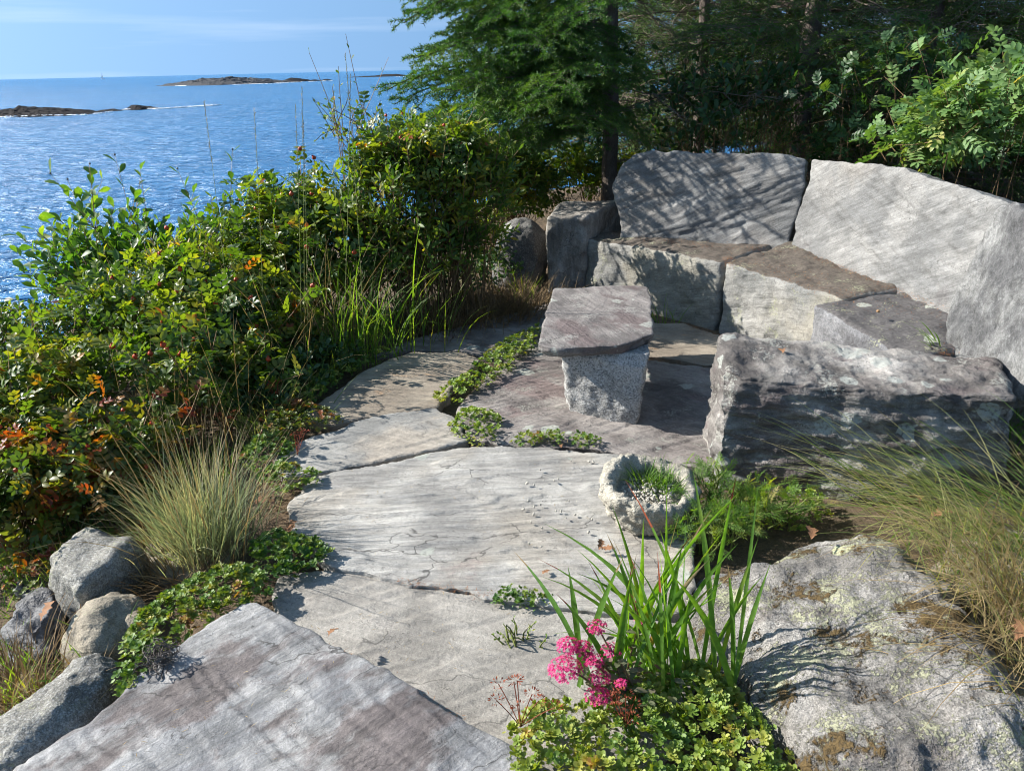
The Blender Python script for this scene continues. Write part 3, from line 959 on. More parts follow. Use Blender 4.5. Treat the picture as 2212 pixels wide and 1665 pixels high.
pixrock('edging_rock', 'long grey rounded rock lying along the stained front slab', [(-190, 1660), (60, 1660), (175, 1345), (285, 1385)], -0.25, 0.10, M_rock_grey, .3, 71,
        spacing=0.010, rad=0.13, cuts=3, amp=0.8, cut_depth=0.03)
pixrock('edging_rock', 'tan grey rounded rock between the long rock and the angular rock', [(95, 1345), (200, 1400), (215, 1235), (335, 1265)], -0.25, 0.07, M_rock_tan, .3, 73,
        spacing=0.010, rad=0.12, cuts=4, amp=0.7, cut_depth=0.05)
pixrock('edging_rock', 'angular grey rock with a flat mossy top beside the grass tuft', [(95, 1200), (165, 1270), (185, 1130), (300, 1165)], -0.2, 0.09, M_rock_grey, .3, 79,
        spacing=0.010, rad=0.03, cuts=5, amp=0.6, cut_depth=0.08)
pixrock('edging_rock', 'small pale round rock half hidden by sedum', [(235, 1350), (300, 1355), (255, 1298), (335, 1305)], -0.15, 0.03, M_rock_tan, .3, 83,
        spacing=0.010, rad=0.06, cuts=1, amp=0.4)
pixrock('edging_rock', 'dark shiny fractured rock below the angular rock', [(0, 1365), (105, 1400), (15, 1225), (150, 1250)], -0.35, -0.02, M_rock_dark, .3, 89,
        spacing=0.012, rad=0.06, cuts=7, amp=1.1, cut_depth=0.08)
pixrock('edging_rock', 'dark rock among the rose hips', [(140, 1000), (260, 1010), (150, 905), (270, 915)], -0.4, 0.02, M_rock_dark, .3, 91,
        spacing=0.02, rad=0.10, cuts=4, amp=0.9)
pixrock('edging_rock', 'broad grey rock under the blue green grass tuft', [(270, 1230), (480, 1260), (330, 1090), (560, 1110)], -0.25, -0.03, M_rock_tan, .3, 97,
        spacing=0.016, rad=0.08, cuts=3, amp=0.8)
pixrock('edging_rock', 'pale flat rock half buried in the long grass', [(2000, 1240), (2330, 1250), (2050, 1130), (2300, 1130)], -0.2, 0.06, M_rock_tan, .3, 99,
        spacing=0.016, rad=0.06, cuts=3, amp=0.7)

# ------------------------------------------------------------------ leaf shapes (local Y along the leaf, Z up)
def leaf_shape(L=1.0, W=0.4, widest=0.55, fold=0.25, curl=0.15, n=4, tip=0.0):
    t = np.linspace(0, 1, n + 1)
    w = W * 0.5 * np.sin(pi * t ** (math.log(0.5) / math.log(widest))) ** 0.75
    w[0] = W * 0.03; w[-1] = W * tip
    z = -curl * t * t * L
    V = []
    for k in range(n + 1):
        V += [(-w[k], t[k] * L, z[k] + fold * w[k]), (0, t[k] * L, z[k]), (w[k], t[k] * L, z[k] + fold * w[k])]
    F = []
    for k in range(n):
        a = 3 * k
        F += [(a, a + 1, a + 4, a + 3), (a + 1, a + 2, a + 5, a + 4)]
    return np.array(V, float), np.array(F)


def merge(parts):
    Vs, Fs, off = [], [], 0
    for v, f in parts:
        Vs.append(v); Fs.append(f + off); off += len(v)
    return np.concatenate(Vs), np.concatenate(Fs)


def xf(v, pos, ang, scale, pitch=0.0, roll=0.0):
    """place a leaf: roll about its axis, pitch up, turn by ang in plan, then move"""
    v = v * scale
    c, s = math.cos(roll), math.sin(roll)
    v = np.stack([v[:, 0] * c + v[:, 2] * s, v[:, 1], -v[:, 0] * s + v[:, 2] * c], -1)
    c, s = math.cos(pitch), math.sin(pitch)
    v = np.stack([v[:, 0], v[:, 1] * c - v[:, 2] * s, v[:, 1] * s + v[:, 2] * c], -1)
    c, s = math.cos(ang), math.sin(ang)
    v = np.stack([v[:, 0] * c + v[:, 1] * s, -v[:, 0] * s + v[:, 1] * c, v[:, 2]], -1)
    return v + np.asarray(pos)


def pinnate(pairs=3, leaflet=0.42, width=0.22, seed=0, droop=0.25, n=3, fan=1.0, widest=0.5):
    r = np.random.default_rng(seed)
    lf = leaf_shape(1.0, width / leaflet, widest, 0.3, 0.18, n)
    parts = []
    y = np.linspace(0.22, 0.80, pairs)
    for k in range(pairs):
        for sd in (-1, 1):
            sc_ = leaflet * (0.75 + 0.3 * math.sin(pi * (k + 0.7) / (pairs + 0.6))) * r.uniform(0.9, 1.1)
            parts.append((xf(lf[0], (0, y[k], -droop * y[k] ** 2), sd * fan * r.uniform(0.75, 1.1), sc_, r.uniform(-0.1, 0.25), sd * r.uniform(-0.3, 0.1)), lf[1]))
    parts.append((xf(lf[0], (0, 0.80, -droop * 0.64), r.uniform(-0.1, 0.1), leaflet * 1.05, -0.25), lf[1]))
    ra = np.array([(-0.006, 0, 0), (0.006, 0, 0), (0.005, 0.45, -droop * 0.2), (-0.005, 0.45, -droop * 0.2), (0.004, 0.82, -droop * 0.66), (-0.004, 0.82, -droop * 0.66)])
    parts.append((ra, np.array([(0, 1, 2, 3), (3, 2, 4, 5)])))
    return merge(parts)


L_oval = [leaf_shape(1, 0.50, 0.62, 0.25, c, 4) for c in (0.05, 0.2, -0.08)]
L_narrow = [leaf_shape(1, 0.30, 0.6, 0.3, c, 4) for c in (0.05, 0.22, -0.1)]
L_rose = [pinnate(3, 0.40, 0.23, s_) for s_ in range(4)]
L_elder = [pinnate(4, 0.34, 0.17, 10 + s_, 0.3, 4) for s_ in range(4)]
L_fern = [pinnate(11, 0.20, 0.035, 20 + s_, 0.35, 2, 1.1) for s_ in range(3)]


def rosette(seed, whorls=((5, 1.0, 0.15), (4, 0.68, 0.5), (3, 0.38, 0.95))):
    r = np.random.default_rng(seed)
    lf = leaf_shape(1, 0.72, 0.66, 0.22, -0.12, 3, 0.25)
    parts = []
    for j, (n, sz, pt) in enumerate(whorls):
        for k in range(n):
            parts.append((xf(lf[0], (0, 0, 0.10 * j), 2 * pi * k / n + 0.6 * j + r.uniform(-0.2, 0.2), sz * r.uniform(0.85, 1.1), pt + r.uniform(-0.12, 0.12)), lf[1]))
    return merge(parts)


L_rosette = [rosette(s_) for s_ in range(4)]

# ------------------------------------------------------------------ plant materials
G1, G2, G3 = (0.035, 0.085, 0.018), (0.07, 0.14, 0.025), (0.13, 0.19, 0.03)
M_rose = leaf_mat('rose_leaf', [(0.0, (0.022, 0.060, 0.018)), (0.4, (0.065, 0.12, 0.022)), (0.75, (0.14, 0.185, 0.03)), (0.93, (0.24, 0.22, 0.03)), (1.0, (0.24, 0.07, 0.02))], 0.32, 0.42, spec=0.6)
M_rose_red = leaf_mat('autumn_rose_leaf', [(0.0, (0.03, 0.07, 0.02)), (0.35, (0.07, 0.12, 0.025)), (0.6, (0.15, 0.155, 0.03)), (0.78, (0.26, 0.12, 0.02)), (0.92, (0.26, 0.045, 0.02)), (1.0, (0.12, 0.03, 0.02))], 0.30, 0.40, spec=0.6)
M_oval = leaf_mat('broad_shrub_leaf', [(0.0, (0.03, 0.085, 0.022)), (0.6, (0.075, 0.16, 0.03)), (0.93, (0.13, 0.21, 0.035)), (1.0, (0.26, 0.24, 0.03))], 0.38, 0.42, spec=0.5)
M_bay = leaf_mat('bayberry_leaf', [(0.0, (0.025, 0.065, 0.016)), (0.5, (0.07, 0.135, 0.022)), (0.82, (0.16, 0.195, 0.028)), (1.0, (0.30, 0.23, 0.03))], 0.42, 0.42, spec=0.4)
M_yellow = leaf_mat('yellowing_leaf', [(0.0, (0.045, 0.095, 0.02)), (0.5, (0.10, 0.16, 0.025)), (0.85, (0.22, 0.21, 0.03)), (1.0, (0.32, 0.16, 0.02))], 0.42, 0.42)
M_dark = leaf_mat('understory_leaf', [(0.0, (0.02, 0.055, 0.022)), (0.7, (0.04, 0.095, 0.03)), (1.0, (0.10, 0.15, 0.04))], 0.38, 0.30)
M_elder = leaf_mat('pinnate_shrub_leaf', [(0.0, (0.08, 0.17, 0.055)), (0.6, (0.15, 0.25, 0.08)), (0.9, (0.26, 0.30, 0.09)), (1.0, (0.42, 0.33, 0.09))], 0.5, 0.3, tcol=(1.6, 1.7, 0.5))
M_sedum = leaf_mat('sedum_leaf', [(0.0, (0.045, 0.11, 0.022)), (0.5, (0.11, 0.19, 0.03)), (0.85, (0.22, 0.25, 0.04)), (1.0, (0.26, 0.12, 0.04))], 0.45, 0.22, spec=0.4)
M_sedum_y = leaf_mat('yellow_sedum_leaf', [(0.0, (0.09, 0.17, 0.03)), (0.5, (0.19, 0.26, 0.045)), (0.85, (0.30, 0.30, 0.06)), (1.0, (0.32, 0.17, 0.05))], 0.45, 0.25, spec=0.4)
M_sedum_red = leaf_mat('reddish_sedum_leaf', [(0.0, (0.06, 0.10, 0.02)), (0.4, (0.12, 0.15, 0.03)), (0.7, (0.24, 0.10, 0.04)), (1.0, (0.20, 0.045, 0.025))], 0.45, 0.25)
M_grass = leaf_mat('green_grass', [(0.0, (0.05, 0.12, 0.02)), (0.6, (0.11, 0.20, 0.035)), (0.9, (0.21, 0.25, 0.05)), (1.0, (0.36, 0.30, 0.12))], 0.5, 0.45)
M_straw = leaf_mat('straw', [(0.0, (0.18, 0.12, 0.05)), (0.5, (0.34, 0.25, 0.12)), (1.0, (0.45, 0.36, 0.19))], 0.6, 0.35, tcol=(1.1, 1.0, 0.7))
M_thatch = leaf_mat('brown_thatch', [(0.0, (0.09, 0.055, 0.025)), (0.6, (0.19, 0.125, 0.06)), (1.0, (0.30, 0.21, 0.10))], 0.7, 0.25, tcol=(1.1, 1.0, 0.7))
M_fescue = leaf_mat('blue_fescue', [(0.0, (0.14, 0.19, 0.11)), (0.45, (0.26, 0.30, 0.17)), (0.75, (0.40, 0.37, 0.21)), (1.0, (0.55, 0.46, 0.26))], 0.5, 0.40, tcol=(1.2, 1.2, 0.7))
M_pale = leaf_mat('pale_grass', [(0.0, (0.15, 0.22, 0.08)), (0.45, (0.28, 0.33, 0.12)), (0.75, (0.42, 0.38, 0.18)), (1.0, (0.55, 0.45, 0.25))], 0.5, 0.5, tcol=(1.6, 1.5, 0.6))
M_iris = leaf_mat('iris_leaf', [(0.0, (0.06, 0.15, 0.025)), (0.7, (0.11, 0.22, 0.035)), (0.95, (0.20, 0.27, 0.05)), (1.0, (0.40, 0.22, 0.06))], 0.42, 0.42)
M_show = leaf_mat('stonecrop_leaf', [(0.0, (0.10, 0.12, 0.06)), (0.5, (0.15, 0.15, 0.09)), (0.8, (0.16, 0.10, 0.085)), (1.0, (0.20, 0.085, 0.06))], 0.5, 0.25)
M_pink = leaf_mat('pink_flower', [(0.0, (0.46, 0.02, 0.13)), (0.6, (0.66, 0.05, 0.23)), (1.0, (0.76, 0.18, 0.36))], 0.6, 0.30, tcol=(1.2, 0.8, 1.0))
M_rust = leaf_mat('dry_flower', [(0.0, (0.16, 0.03, 0.015)), (1.0, (0.32, 0.08, 0.03))], 0.7, 0.2, tcol=(1.2, 0.8, 0.6))
M_needle = leaf_mat('spruce_needle', [(0.0, (0.035, 0.10, 0.024)), (0.5, (0.068, 0.155, 0.03)), (1.0, (0.17, 0.25, 0.04))], 0.5, 0.28, tcol=(1.3, 1.5, 0.35))
M_twig = plain_mat('grey_brown_twig', (0.09, 0.065, 0.05), (0.20, 0.16, 0.13), 40, 0.85)
M_stem = plain_mat('red_brown_stem', (0.10, 0.055, 0.03), (0.20, 0.13, 0.06), 40, 0.7)
M_gstem = plain_mat('green_stem', (0.10, 0.14, 0.03), (0.19, 0.20, 0.06), 40, 0.6)
M_bark = plain_mat('spruce_bark', (0.065, 0.05, 0.042), (0.20, 0.165, 0.14), 9, 0.9, 0.9, (1.5, 1.5, 0.6))
M_hip = plain_mat('rose_hip', (0.30, 0.035, 0.015), (0.42, 0.07, 0.02), 30, 0.35, 0.1)
M_berry = plain_mat('black_berry', (0.012, 0.012, 0.018), (0.03, 0.025, 0.035), 30, 0.3, 0.1)
M_oak = plain_mat('dry_oak_leaf', (0.17, 0.075, 0.035), (0.30, 0.16, 0.08), 25, 0.7, 0.4)
M_acorn = plain_mat('acorn', (0.16, 0.09, 0.04), (0.30, 0.19, 0.10), 25, 0.5, 0.2)
M_root = plain_mat('dead_root', (0.06, 0.05, 0.045), (0.17, 0.15, 0.13), 30, 0.9)
M_gravel = plain_mat('pale_grit', (0.30, 0.28, 0.24), (0.50, 0.47, 0.41), 20, 0.9)
M_needle_dry = leaf_mat('fallen_needle', [(0.0, (0.18, 0.065, 0.02)), (1.0, (0.34, 0.15, 0.05))], 0.7, 0.15, tcol=(1.1, 0.9, 0.6))


# ------------------------------------------------------------------ plants: builders
def ell(px, py, Y, rx, rz, ry):
    """ellipsoid: centre seen at a pixel at distance Y, radii in picture pixels across and up, and in metres deep"""
    c = at(px, py, Y)
    k = ((c - EYE) @ _F) / FPX
    return c, np.array([rx * k, ry, rz * k])


def lift(z):
    return np.maximum(z, 0)


def shrub(name, label, ells, shapes, mat, size, ntwig, per, seed, base=None, stem_mat=None, nobj=260, twig_len=0.14, up=0.5, cat='shrub', group=None,
          fruit=None, nfruit=0, fruit_r=0.008, wob=0.5, flat=0.5, inner=0.35, shag=0.35, every=3):
    r = np.random.default_rng(seed)
    wts = np.array([(e[1][0] * e[1][2] + e[1][0] * e[1][1]) for e in ells])
    pick = r.choice(len(ells), ntwig, p=wts / wts.sum())
    C = np.array([e[0] for e in ells])[pick]; Rr = np.array([e[1] for e in ells])[pick]
    d = r.normal(size=(ntwig, 3))
    d /= np.linalg.norm(d, axis=1, keepdims=True)
    d[:, 2] = np.where(d[:, 2] < -0.35, -d[:, 2], d[:, 2])
    rad = np.where(r.random(ntwig) < inner, r.uniform(0.35, 0.9, ntwig), r.uniform(0.82, 1.0, ntwig))
    lump = 1 + wob * fbm(d * 2.3 + pick[:, None] * 3.7 + seed, 3, seed)
    pos = C + d * Rr * (rad * lump)[:, None]
    gz = terr(pos[:, 0], pos[:, 1])
    keep = pos[:, 2] > gz + 0.03
    pos, d, pick, gz = pos[keep], d[keep], pick[keep], gz[keep]
    n = len(pos)
    if base is None:
        b = np.mean([e[0] for e in ells], 0)
        base = np.array([b[0], b[1], tz(b[0], b[1])])
    base = np.asarray(base, float)
    root = thing(name, label, cat, base, group)
    tw = d * 0.55 + np.array([0, 0, up]) + r.normal(size=(n, 3)) * 0.35
    tw /= np.linalg.norm(tw, axis=1, keepdims=True)
    tl = twig_len * r.uniform(0.6, 1.4, n)
    sh = r.random(n) < 0.12
    tl = np.where(sh & (tw[:, 2] > 0.3), tl * (1 + 3 * shag), tl)
    # twigs and stems
    paths, radii = [], []
    for i in range(n):
        e = pos[i] + tw[i] * tl[i]
        paths.append(np.stack([pos[i] - tw[i] * 0.03, pos[i] + tw[i] * tl[i] * 0.5 + r.normal(size=3) * 0.006, e])); radii.append([0.0032, 0.0026, 0.0016])
    sp = np.linspace(0, 1, 6)[:, None]
    C_e = np.array([e[0] for e in ells]); R_e = np.array([e[1] for e in ells])
    for i in range(0, n, every):
        c0 = C_e[pick[i]]; rr = R_e[pick[i]]
        b0 = np.array([c0[0] + r.normal() * rr[0] * 0.35, c0[1] + r.normal() * rr[1] * 0.35, 0])
        b0[2] = tz(b0[0], b0[1]) - 0.03
        mid = 0.5 * (b0 + pos[i]) + np.array([0, 0, 0.15]) + r.normal(size=3) * 0.05
        paths.append((1 - sp) ** 2 * b0 + 2 * sp * (1 - sp) * mid + sp ** 2 * pos[i])
        radii.append(np.linspace(0.005, 0.002, 6))
    V, F = tubes(paths, radii, 3)
    obj('stem', make_mesh('stem', V - base, F, None, stem_mat or M_stem), root)
    # leaves
    k = np.arange(per)
    t = (k[None, :] + r.random((n, per))) / per
    lp = pos[:, None, :] + tw[:, None, :] * (t * tl[:, None])[..., None]
    az = r.random((n, 1)) * 2 * pi + k[None, :] * 2.4
    ref = np.where(np.abs(tw[:, 2:3]) > 0.9, np.array([[1.0, 0, 0]]), np.array([[0, 0, 1.0]]))
    s1 = np.cross(tw, ref); s1 /= np.linalg.norm(s1, axis=1, keepdims=True)
    s2 = np.cross(s1, tw)
    side = s1[:, None] * np.cos(az)[..., None] + s2[:, None] * np.sin(az)[..., None]
    ld = tw[:, None] * (0.35 + 0.6 * t[..., None]) + side * 0.85 + np.array([0, 0, 0.05])
    nr = np.array([0, 0, 1.0]) * flat + d[:, None] * 0.45 + r.normal(size=lp.shape) * 0.45 + tw[:, None] * 0.3
    lp, ld, nr = lp.reshape(-1, 3), ld.reshape(-1, 3), nr.reshape(-1, 3)
    m = len(lp)
    s = r.uniform(size[0], size[1], m)
    M = frames(lp - base, ld, nr, s)
    var = r.integers(0, len(shapes), m)
    score = -np.linalg.norm(lp - EYE, axis=1) + 0.5 * (lp[:, 2] - base[2]) + 2.0 * s + 0.15 * r.random(m)
    order = np.argsort(-score)
    chosen = order[:nobj]; rest = order[nobj:]
    meshes = [make_mesh('leaf', v, f, None, mat) for v, f in shapes]
    for i in chosen:
        o = bpy.data.objects.new('leaf', meshes[var[i]])
        o.parent = root
        o.matrix_local = mat4(M[i])
        col.objects.link(o)
    VV, FF, RR, off = [], [], [], 0
    for j, (v, f) in enumerate(shapes):
        q = rest[var[rest] == j]
        if not len(q):
            continue
        a, b = stamp(v, f, M[q])
        VV.append(a); FF.append(b + off); RR.append(np.repeat(r.random(len(q)), len(v))); off += len(a)
    if VV:
        o = obj('foliage', make_mesh('foliage', np.concatenate(VV), np.concatenate(FF), None, mat, rnd=np.concatenate(RR)), root)
        o['kind'] = 'stuff'
    if nfruit:
        fm = fruit_mesh(fruit_r, fruit)
        ends = pos + tw * tl[:, None]
        sc_ = ends[:, 2] - np.linalg.norm(ends - EYE, axis=1) * 0.5 + r.random(n) * 0.8
        for i in np.argsort(-sc_)[:nfruit]:
            o = obj('berry' if fruit is M_berry else 'rose_hip', fm, root)
            o.matrix_local = Matrix.Translation(ends[i] - base) @ Matrix.Rotation(r.uniform(0, 6), 4, 'Z') @ Matrix.Rotation(r.uniform(-0.7, 0.7), 4, 'X')
    return root


_fm = {}


def fruit_mesh(rad, mat):
    k = (rad, mat.name)
    if k not in _fm:
        P = np.array([(0, 0, -rad * 0.9), (0, 0, -rad * 0.5), (0, 0, 0), (0, 0, rad * 0.6), (0, 0, rad * 0.9), (0, 0, rad * 1.25)])
        V, F = tubes([P], [[rad * 0.3, rad * 0.85, rad, rad * 0.75, rad * 0.3, rad * 0.42]], 8)
        _fm[k] = make_mesh('fruit', V, F, None, mat)
    return _fm[k]


def blades(base, heading, L, lean, curve, width, seg=6, twist=None, zdroop=None):
    """grass blades, all as arrays. base (n,3); heading angle; returns (n, 2*(seg+1), 3)"""
    n = len(base)
    t = np.linspace(0, 1, seg + 1)[None, :]
    hx, hy = np.cos(heading)[:, None], np.sin(heading)[:, None]
    # integrate the angle from vertical along the blade
    ang = lean[:, None] + curve[:, None] * t ** 1.4
    ds = (L / seg)[:, None]
    hor = np.concatenate([np.zeros((n, 1)), np.cumsum(np.sin(ang[:, :-1]) * ds, 1)], 1)
    ver = np.concatenate([np.zeros((n, 1)), np.cumsum(np.cos(ang[:, :-1]) * ds, 1)], 1)
    P = np.stack([base[:, 0:1] + hx * hor, base[:, 1:2] + hy * hor, base[:, 2:3] + ver], -1)
    tw = (twist if twist is not None else np.zeros(n))[:, None]
    wx, wy = -np.sin(heading[:, None] + tw), np.cos(heading[:, None] + tw)
    w = 0.5 * width[:, None] * np.minimum(1, (1 - t) * 2.2 + 0.04) * (0.7 + 0.3 * np.minimum(1, t * 5))
    off = np.stack([wx * w, wy * w, 0 * w], -1)
    return np.stack([P - off, P + off], 2).reshape(n, -1, 3), seg


def blade_faces(n, seg):
    k = np.arange(seg) * 2
    f = np.stack([k, k + 1, k + 3, k + 2], -1)
    return (f[None] + (np.arange(n) * 2 * (seg + 1))[:, None, None]).reshape(-1, 4)


def tuft(name, label, spots, n, L, mat, seed, width=(0.002, 0.004), lean=(0.05, 0.5), curve=(0.3, 1.4), heading=None, hspread=pi, spread=0.06, nparts=0, cat='grass',
         group=None, seg=6, partL=None, partw=None, root=None, part_mat=None, pname='blade'):
    r = np.random.default_rng(seed)
    spots = np.atleast_2d(np.asarray(spots, float))
    base0 = spots.mean(0)
    if root is None:
        root = thing(name, label, cat, base0, group)
    else:
        base0 = np.array(root.location)

    def mk(m, Lr, wr):
        s = spots[r.integers(0, len(spots), m)]
        o = r.normal(size=(m, 2)) * spread
        b = np.column_stack([s[:, 0] + o[:, 0], s[:, 1] + o[:, 1], s[:, 2] - 0.01])
        hd = np.arctan2(o[:, 1], o[:, 0]) + r.normal(size=m) * 0.6 if heading is None else heading + r.uniform(-1, 1, m) * hspread
        return blades(b - base0, hd, r.uniform(*Lr, m), r.uniform(*lean, m), r.uniform(*curve, m), r.uniform(*wr, m), seg, r.uniform(-1, 1, m))
    if n:
        V, sg = mk(n, L, width)
        o = obj('grass_blades', make_mesh('grass_blades', V.reshape(-1, 3), blade_faces(n, sg), None, mat, rnd=np.repeat(r.random(n), 2 * (sg + 1))), root)
        o['kind'] = 'stuff'
    if nparts:
        V, sg = mk(nparts, partL or L, partw or width)
        f = blade_faces(1, sg)
        for i in range(nparts):
            obj(pname, make_mesh(pname, V[i], f, None, part_mat or mat), root)
    return root


def sedum(name, label, pix, z, n, size, mat, seed, mound=0.03, cat='sedum', nobj=280, group=None, shapes=None, tilt=0.5):
    r = np.random.default_rng(seed)
    poly = np.array([G(x, y, z)[:2] for x, y in pix])
    P = smooth_poly(resample(poly, 0.02), 3)
    lo, hi = P.min(0), P.max(0)
    Q = lo + r.random((n * 8, 2)) * (hi - lo)
    D, _ = poly_dist(Q, P)
    edge = fbm(np.column_stack([Q * 9, np.zeros(len(Q))]), 3, seed) * 0.035
    ok = D + edge > 0.0
    Q, D = Q[ok][:n], np.clip(D[ok][:n], 0, 1)
    m = len(Q)
    lumps = fbm(np.column_stack([Q * 11, np.zeros(m)]), 3, seed + 4)
    zz = z + mound * np.sqrt(np.clip(D / 0.08, 0, 1)) * (0.8 + 0.6 * lumps) + r.uniform(-0.008, 0.010, m) + 0.006
    pos = np.column_stack([Q, zz])
    base = np.array([*P.mean(0), z])
    root = thing(name, label, cat, base, group)
    shapes = shapes or L_rosette
    nr = np.column_stack([r.normal(size=m) * tilt, r.normal(size=m) * tilt, np.ones(m)])
    nr /= np.linalg.norm(nr, axis=1, keepdims=True)
    a = r.random(m) * 2 * pi
    d0 = np.column_stack([np.cos(a), np.sin(a), np.zeros(m)])
    d0 -= nr * (d0 * nr).sum(1, keepdims=True)
    M = frames(pos - base, d0, nr, r.uniform(*size, m))
    var = r.integers(0, len(shapes), m)
    meshes = [make_mesh('rosette', v, f, None, mat) for v, f in shapes]
    order = np.argsort(-pos[:, 2] + 0.3 * np.linalg.norm(pos - EYE, axis=1))
    for i in order[:nobj]:
        o = bpy.data.objects.new('rosette', meshes[var[i]])
        o.parent = root
        o.matrix_local = mat4(M[i])
        col.objects.link(o)
    # stems and lower leaves under the rosettes: a mat of small leaves
    k = m * 3
    src = r.integers(0, m, k)
    p2 = pos[src] + np.column_stack([r.normal(size=k) * 0.012, r.normal(size=k) * 0.012, -r.random(k) * (pos[src, 2] - z + 0.004)])
    a = r.random(k) * 2 * pi
    d2 = np.column_stack([np.cos(a), np.sin(a), r.uniform(-0.2, 0.5, k)])
    n2 = np.column_stack([r.normal(size=(k, 2)) * 0.5, np.ones(k)])
    lf = leaf_shape(1, 0.65, 0.6, 0.2, 0.0, 2, 0.2)
    V, F = stamp(lf[0], lf[1], frames(p2 - base, d2, n2, r.uniform(size[0] * 0.6, size[1] * 0.9, k)))
    VV, FF, RR, off = [V], [F], [np.repeat(r.random(k), len(lf[0]))], len(V)
    rest = order[nobj:]
    for j, (v, f) in enumerate(shapes):
        q = rest[var[rest] == j]
        if len(q):
            a_, b_ = stamp(v, f, M[q])
            VV.append(a_); FF.append(b_ + off); RR.append(np.repeat(r.random(len(q)), len(v))); off += len(a_)
    o = obj('leaf_mat', make_mesh('leaf_mat', np.concatenate(VV), np.concatenate(FF), None, mat, rnd=np.concatenate(RR)), root)
    o['kind'] = 'stuff'
    return root


# ------------------------------------------------------------------ spruces
def spruce_branch(seed, L=1.4, dead=False, dens=230, nl=0.017, nw=0.0026):
    r = np.random.default_rng(seed)
    tw = []                                     # (points, radius0)

    def axis(p0, d, ln, droop, k=6, wig=0.02):
        t = np.linspace(0, 1, k)[:, None]
        P = p0 + d * ln * t + np.array([0, 0, -1.0]) * droop * ln * t ** 2
        P[1:] += np.cumsum(r.normal(size=(k - 1, 3)) * wig * ln / k, 0)
        return P
    main = axis(np.zeros(3), np.array([0, 1.0, 0.12]), L, 0.22, 10, 0.12)
    tw.append((main, 0.011 if not dead else 0.008, False))
    nside = 24 if not dead else 9
    for i in range(nside):
        t = 0.14 + 0.84 * (i + r.random()) / nside
        j = t * 9
        a = int(min(j, 8)); p = main[a] * (1 - (j - a)) + main[a + 1] * (j - a)
        sd = 1 if i % 2 else -1
        ln = L * (0.46 * (1 - t) ** 0.75 + 0.07) * r.uniform(0.7, 1.15)
        d = np.array([sd * r.uniform(0.7, 1.0), r.uniform(0.45, 0.8), r.uniform(-0.15, 0.25)])
        d /= np.linalg.norm(d)
        S = axis(p, d, ln, 0.25, 6, 0.15 if not dead else 0.5)
        tw.append((S, 0.004, True))
        ns = max(2, int(ln / 0.075)) if not dead else 3
        for q in range(ns):
            u = 0.15 + 0.8 * (q + r.random()) / ns
            jj = u * 5
            b = int(min(jj, 4)); pp = S[b] * (1 - (jj - b)) + S[b + 1] * (jj - b)
            s2 = 1 if q % 2 else -1
            lat = np.cross(d, [0, 0, 1.0])
            d2 = d * r.uniform(0.5, 0.9) + lat * s2 * r.uniform(0.5, 0.9) + np.array([0, 0, r.uniform(-0.25, 0.2)])
            d2 /= np.linalg.norm(d2)
            l2 = min(0.16, ln * 0.42 * (1 - u) + 0.04) * r.uniform(0.7, 1.2) * (1.5 if dead else 1)
            tw.append((axis(pp, d2, l2, 0.2, 4, 0.15 if not dead else 0.5), 0.002, True))
    V, F = tubes([t_[0] for t_ in tw], [np.linspace(t_[1], max(0.0012, t_[1] * 0.25), len(t_[0])) for t_ in tw], 3)
    wood = (V, F)
    if dead:
        return wood, None
    pts, dirs = [], []
    for P, _, nd in tw:
        if not nd:
            P = P[4:]
        seg = np.diff(P, axis=0); sl = np.linalg.norm(seg, axis=1)
        tot = sl.sum(); k = int(tot * dens)
        if k < 3:
            continue
        u = (np.arange(k) + r.random(k)) / k * tot
        cs = np.concatenate([[0], np.cumsum(sl)])
        idx = np.clip(np.searchsorted(cs, u) - 1, 0, len(sl) - 1)
        fr = (u - cs[idx]) / sl[idx]
        pts.append(P[idx] + seg[idx] * fr[:, None]); dirs.append(seg[idx] / sl[idx][:, None])
    pts = np.concatenate(pts); dirs = np.concatenate(dirs)
    k = len(pts)
    rd = r.normal(size=(k, 3)); rd[:, 2] += 0.35
    rd -= dirs * (rd * dirs).sum(1, keepdims=True)
    rd /= np.linalg.norm(rd, axis=1, keepdims=True)
    nd = dirs * r.uniform(0.35, 0.8, (k, 1)) + rd
    nd /= np.linalg.norm(nd, axis=1, keepdims=True)
    wv = np.cross(nd, r.normal(size=(k, 3)))
    wv /= np.linalg.norm(wv, axis=1, keepdims=True)
    ln = nl * r.uniform(0.75, 1.2, (k, 1))
    A = pts - wv * nw * 0.5; B = pts + wv * nw * 0.5; T_ = pts + nd * ln
    NV = np.stack([A, B, T_], 1).reshape(-1, 3)
    NF = np.arange(k * 3).reshape(-1, 3)
    return wood, (NV, NF, np.repeat(r.random(k) * 0.35, 3))


def branch_mesh(seed, **kw):
    wood, nd = spruce_branch(seed, **kw)
    V, Fq = wood
    if nd is None:
        return make_mesh('dead_branch', V, Fq, None, M_twig)
    NV, NF, R_ = nd
    me = make_mesh('branch', np.concatenate([V, NV]), Fq, NF + len(V), M_twig, False, rnd=np.concatenate([np.zeros(len(V)), R_]))
    me.materials.append(M_needle)
    idx = np.concatenate([np.zeros(len(Fq), np.int32), np.ones(len(NF), np.int32)])
    me.polygons.foreach_set('material_index', idx)
    return me


BR = [branch_mesh(300 + i, nw=0.0042, nl=0.021) for i in range(5)]
BR_FULL = [branch_mesh(320 + i, dens=560, nl=0.026, nw=0.0046) for i in range(3)]
BR_DEAD = [branch_mesh(340 + i, dead=True) for i in range(4)]


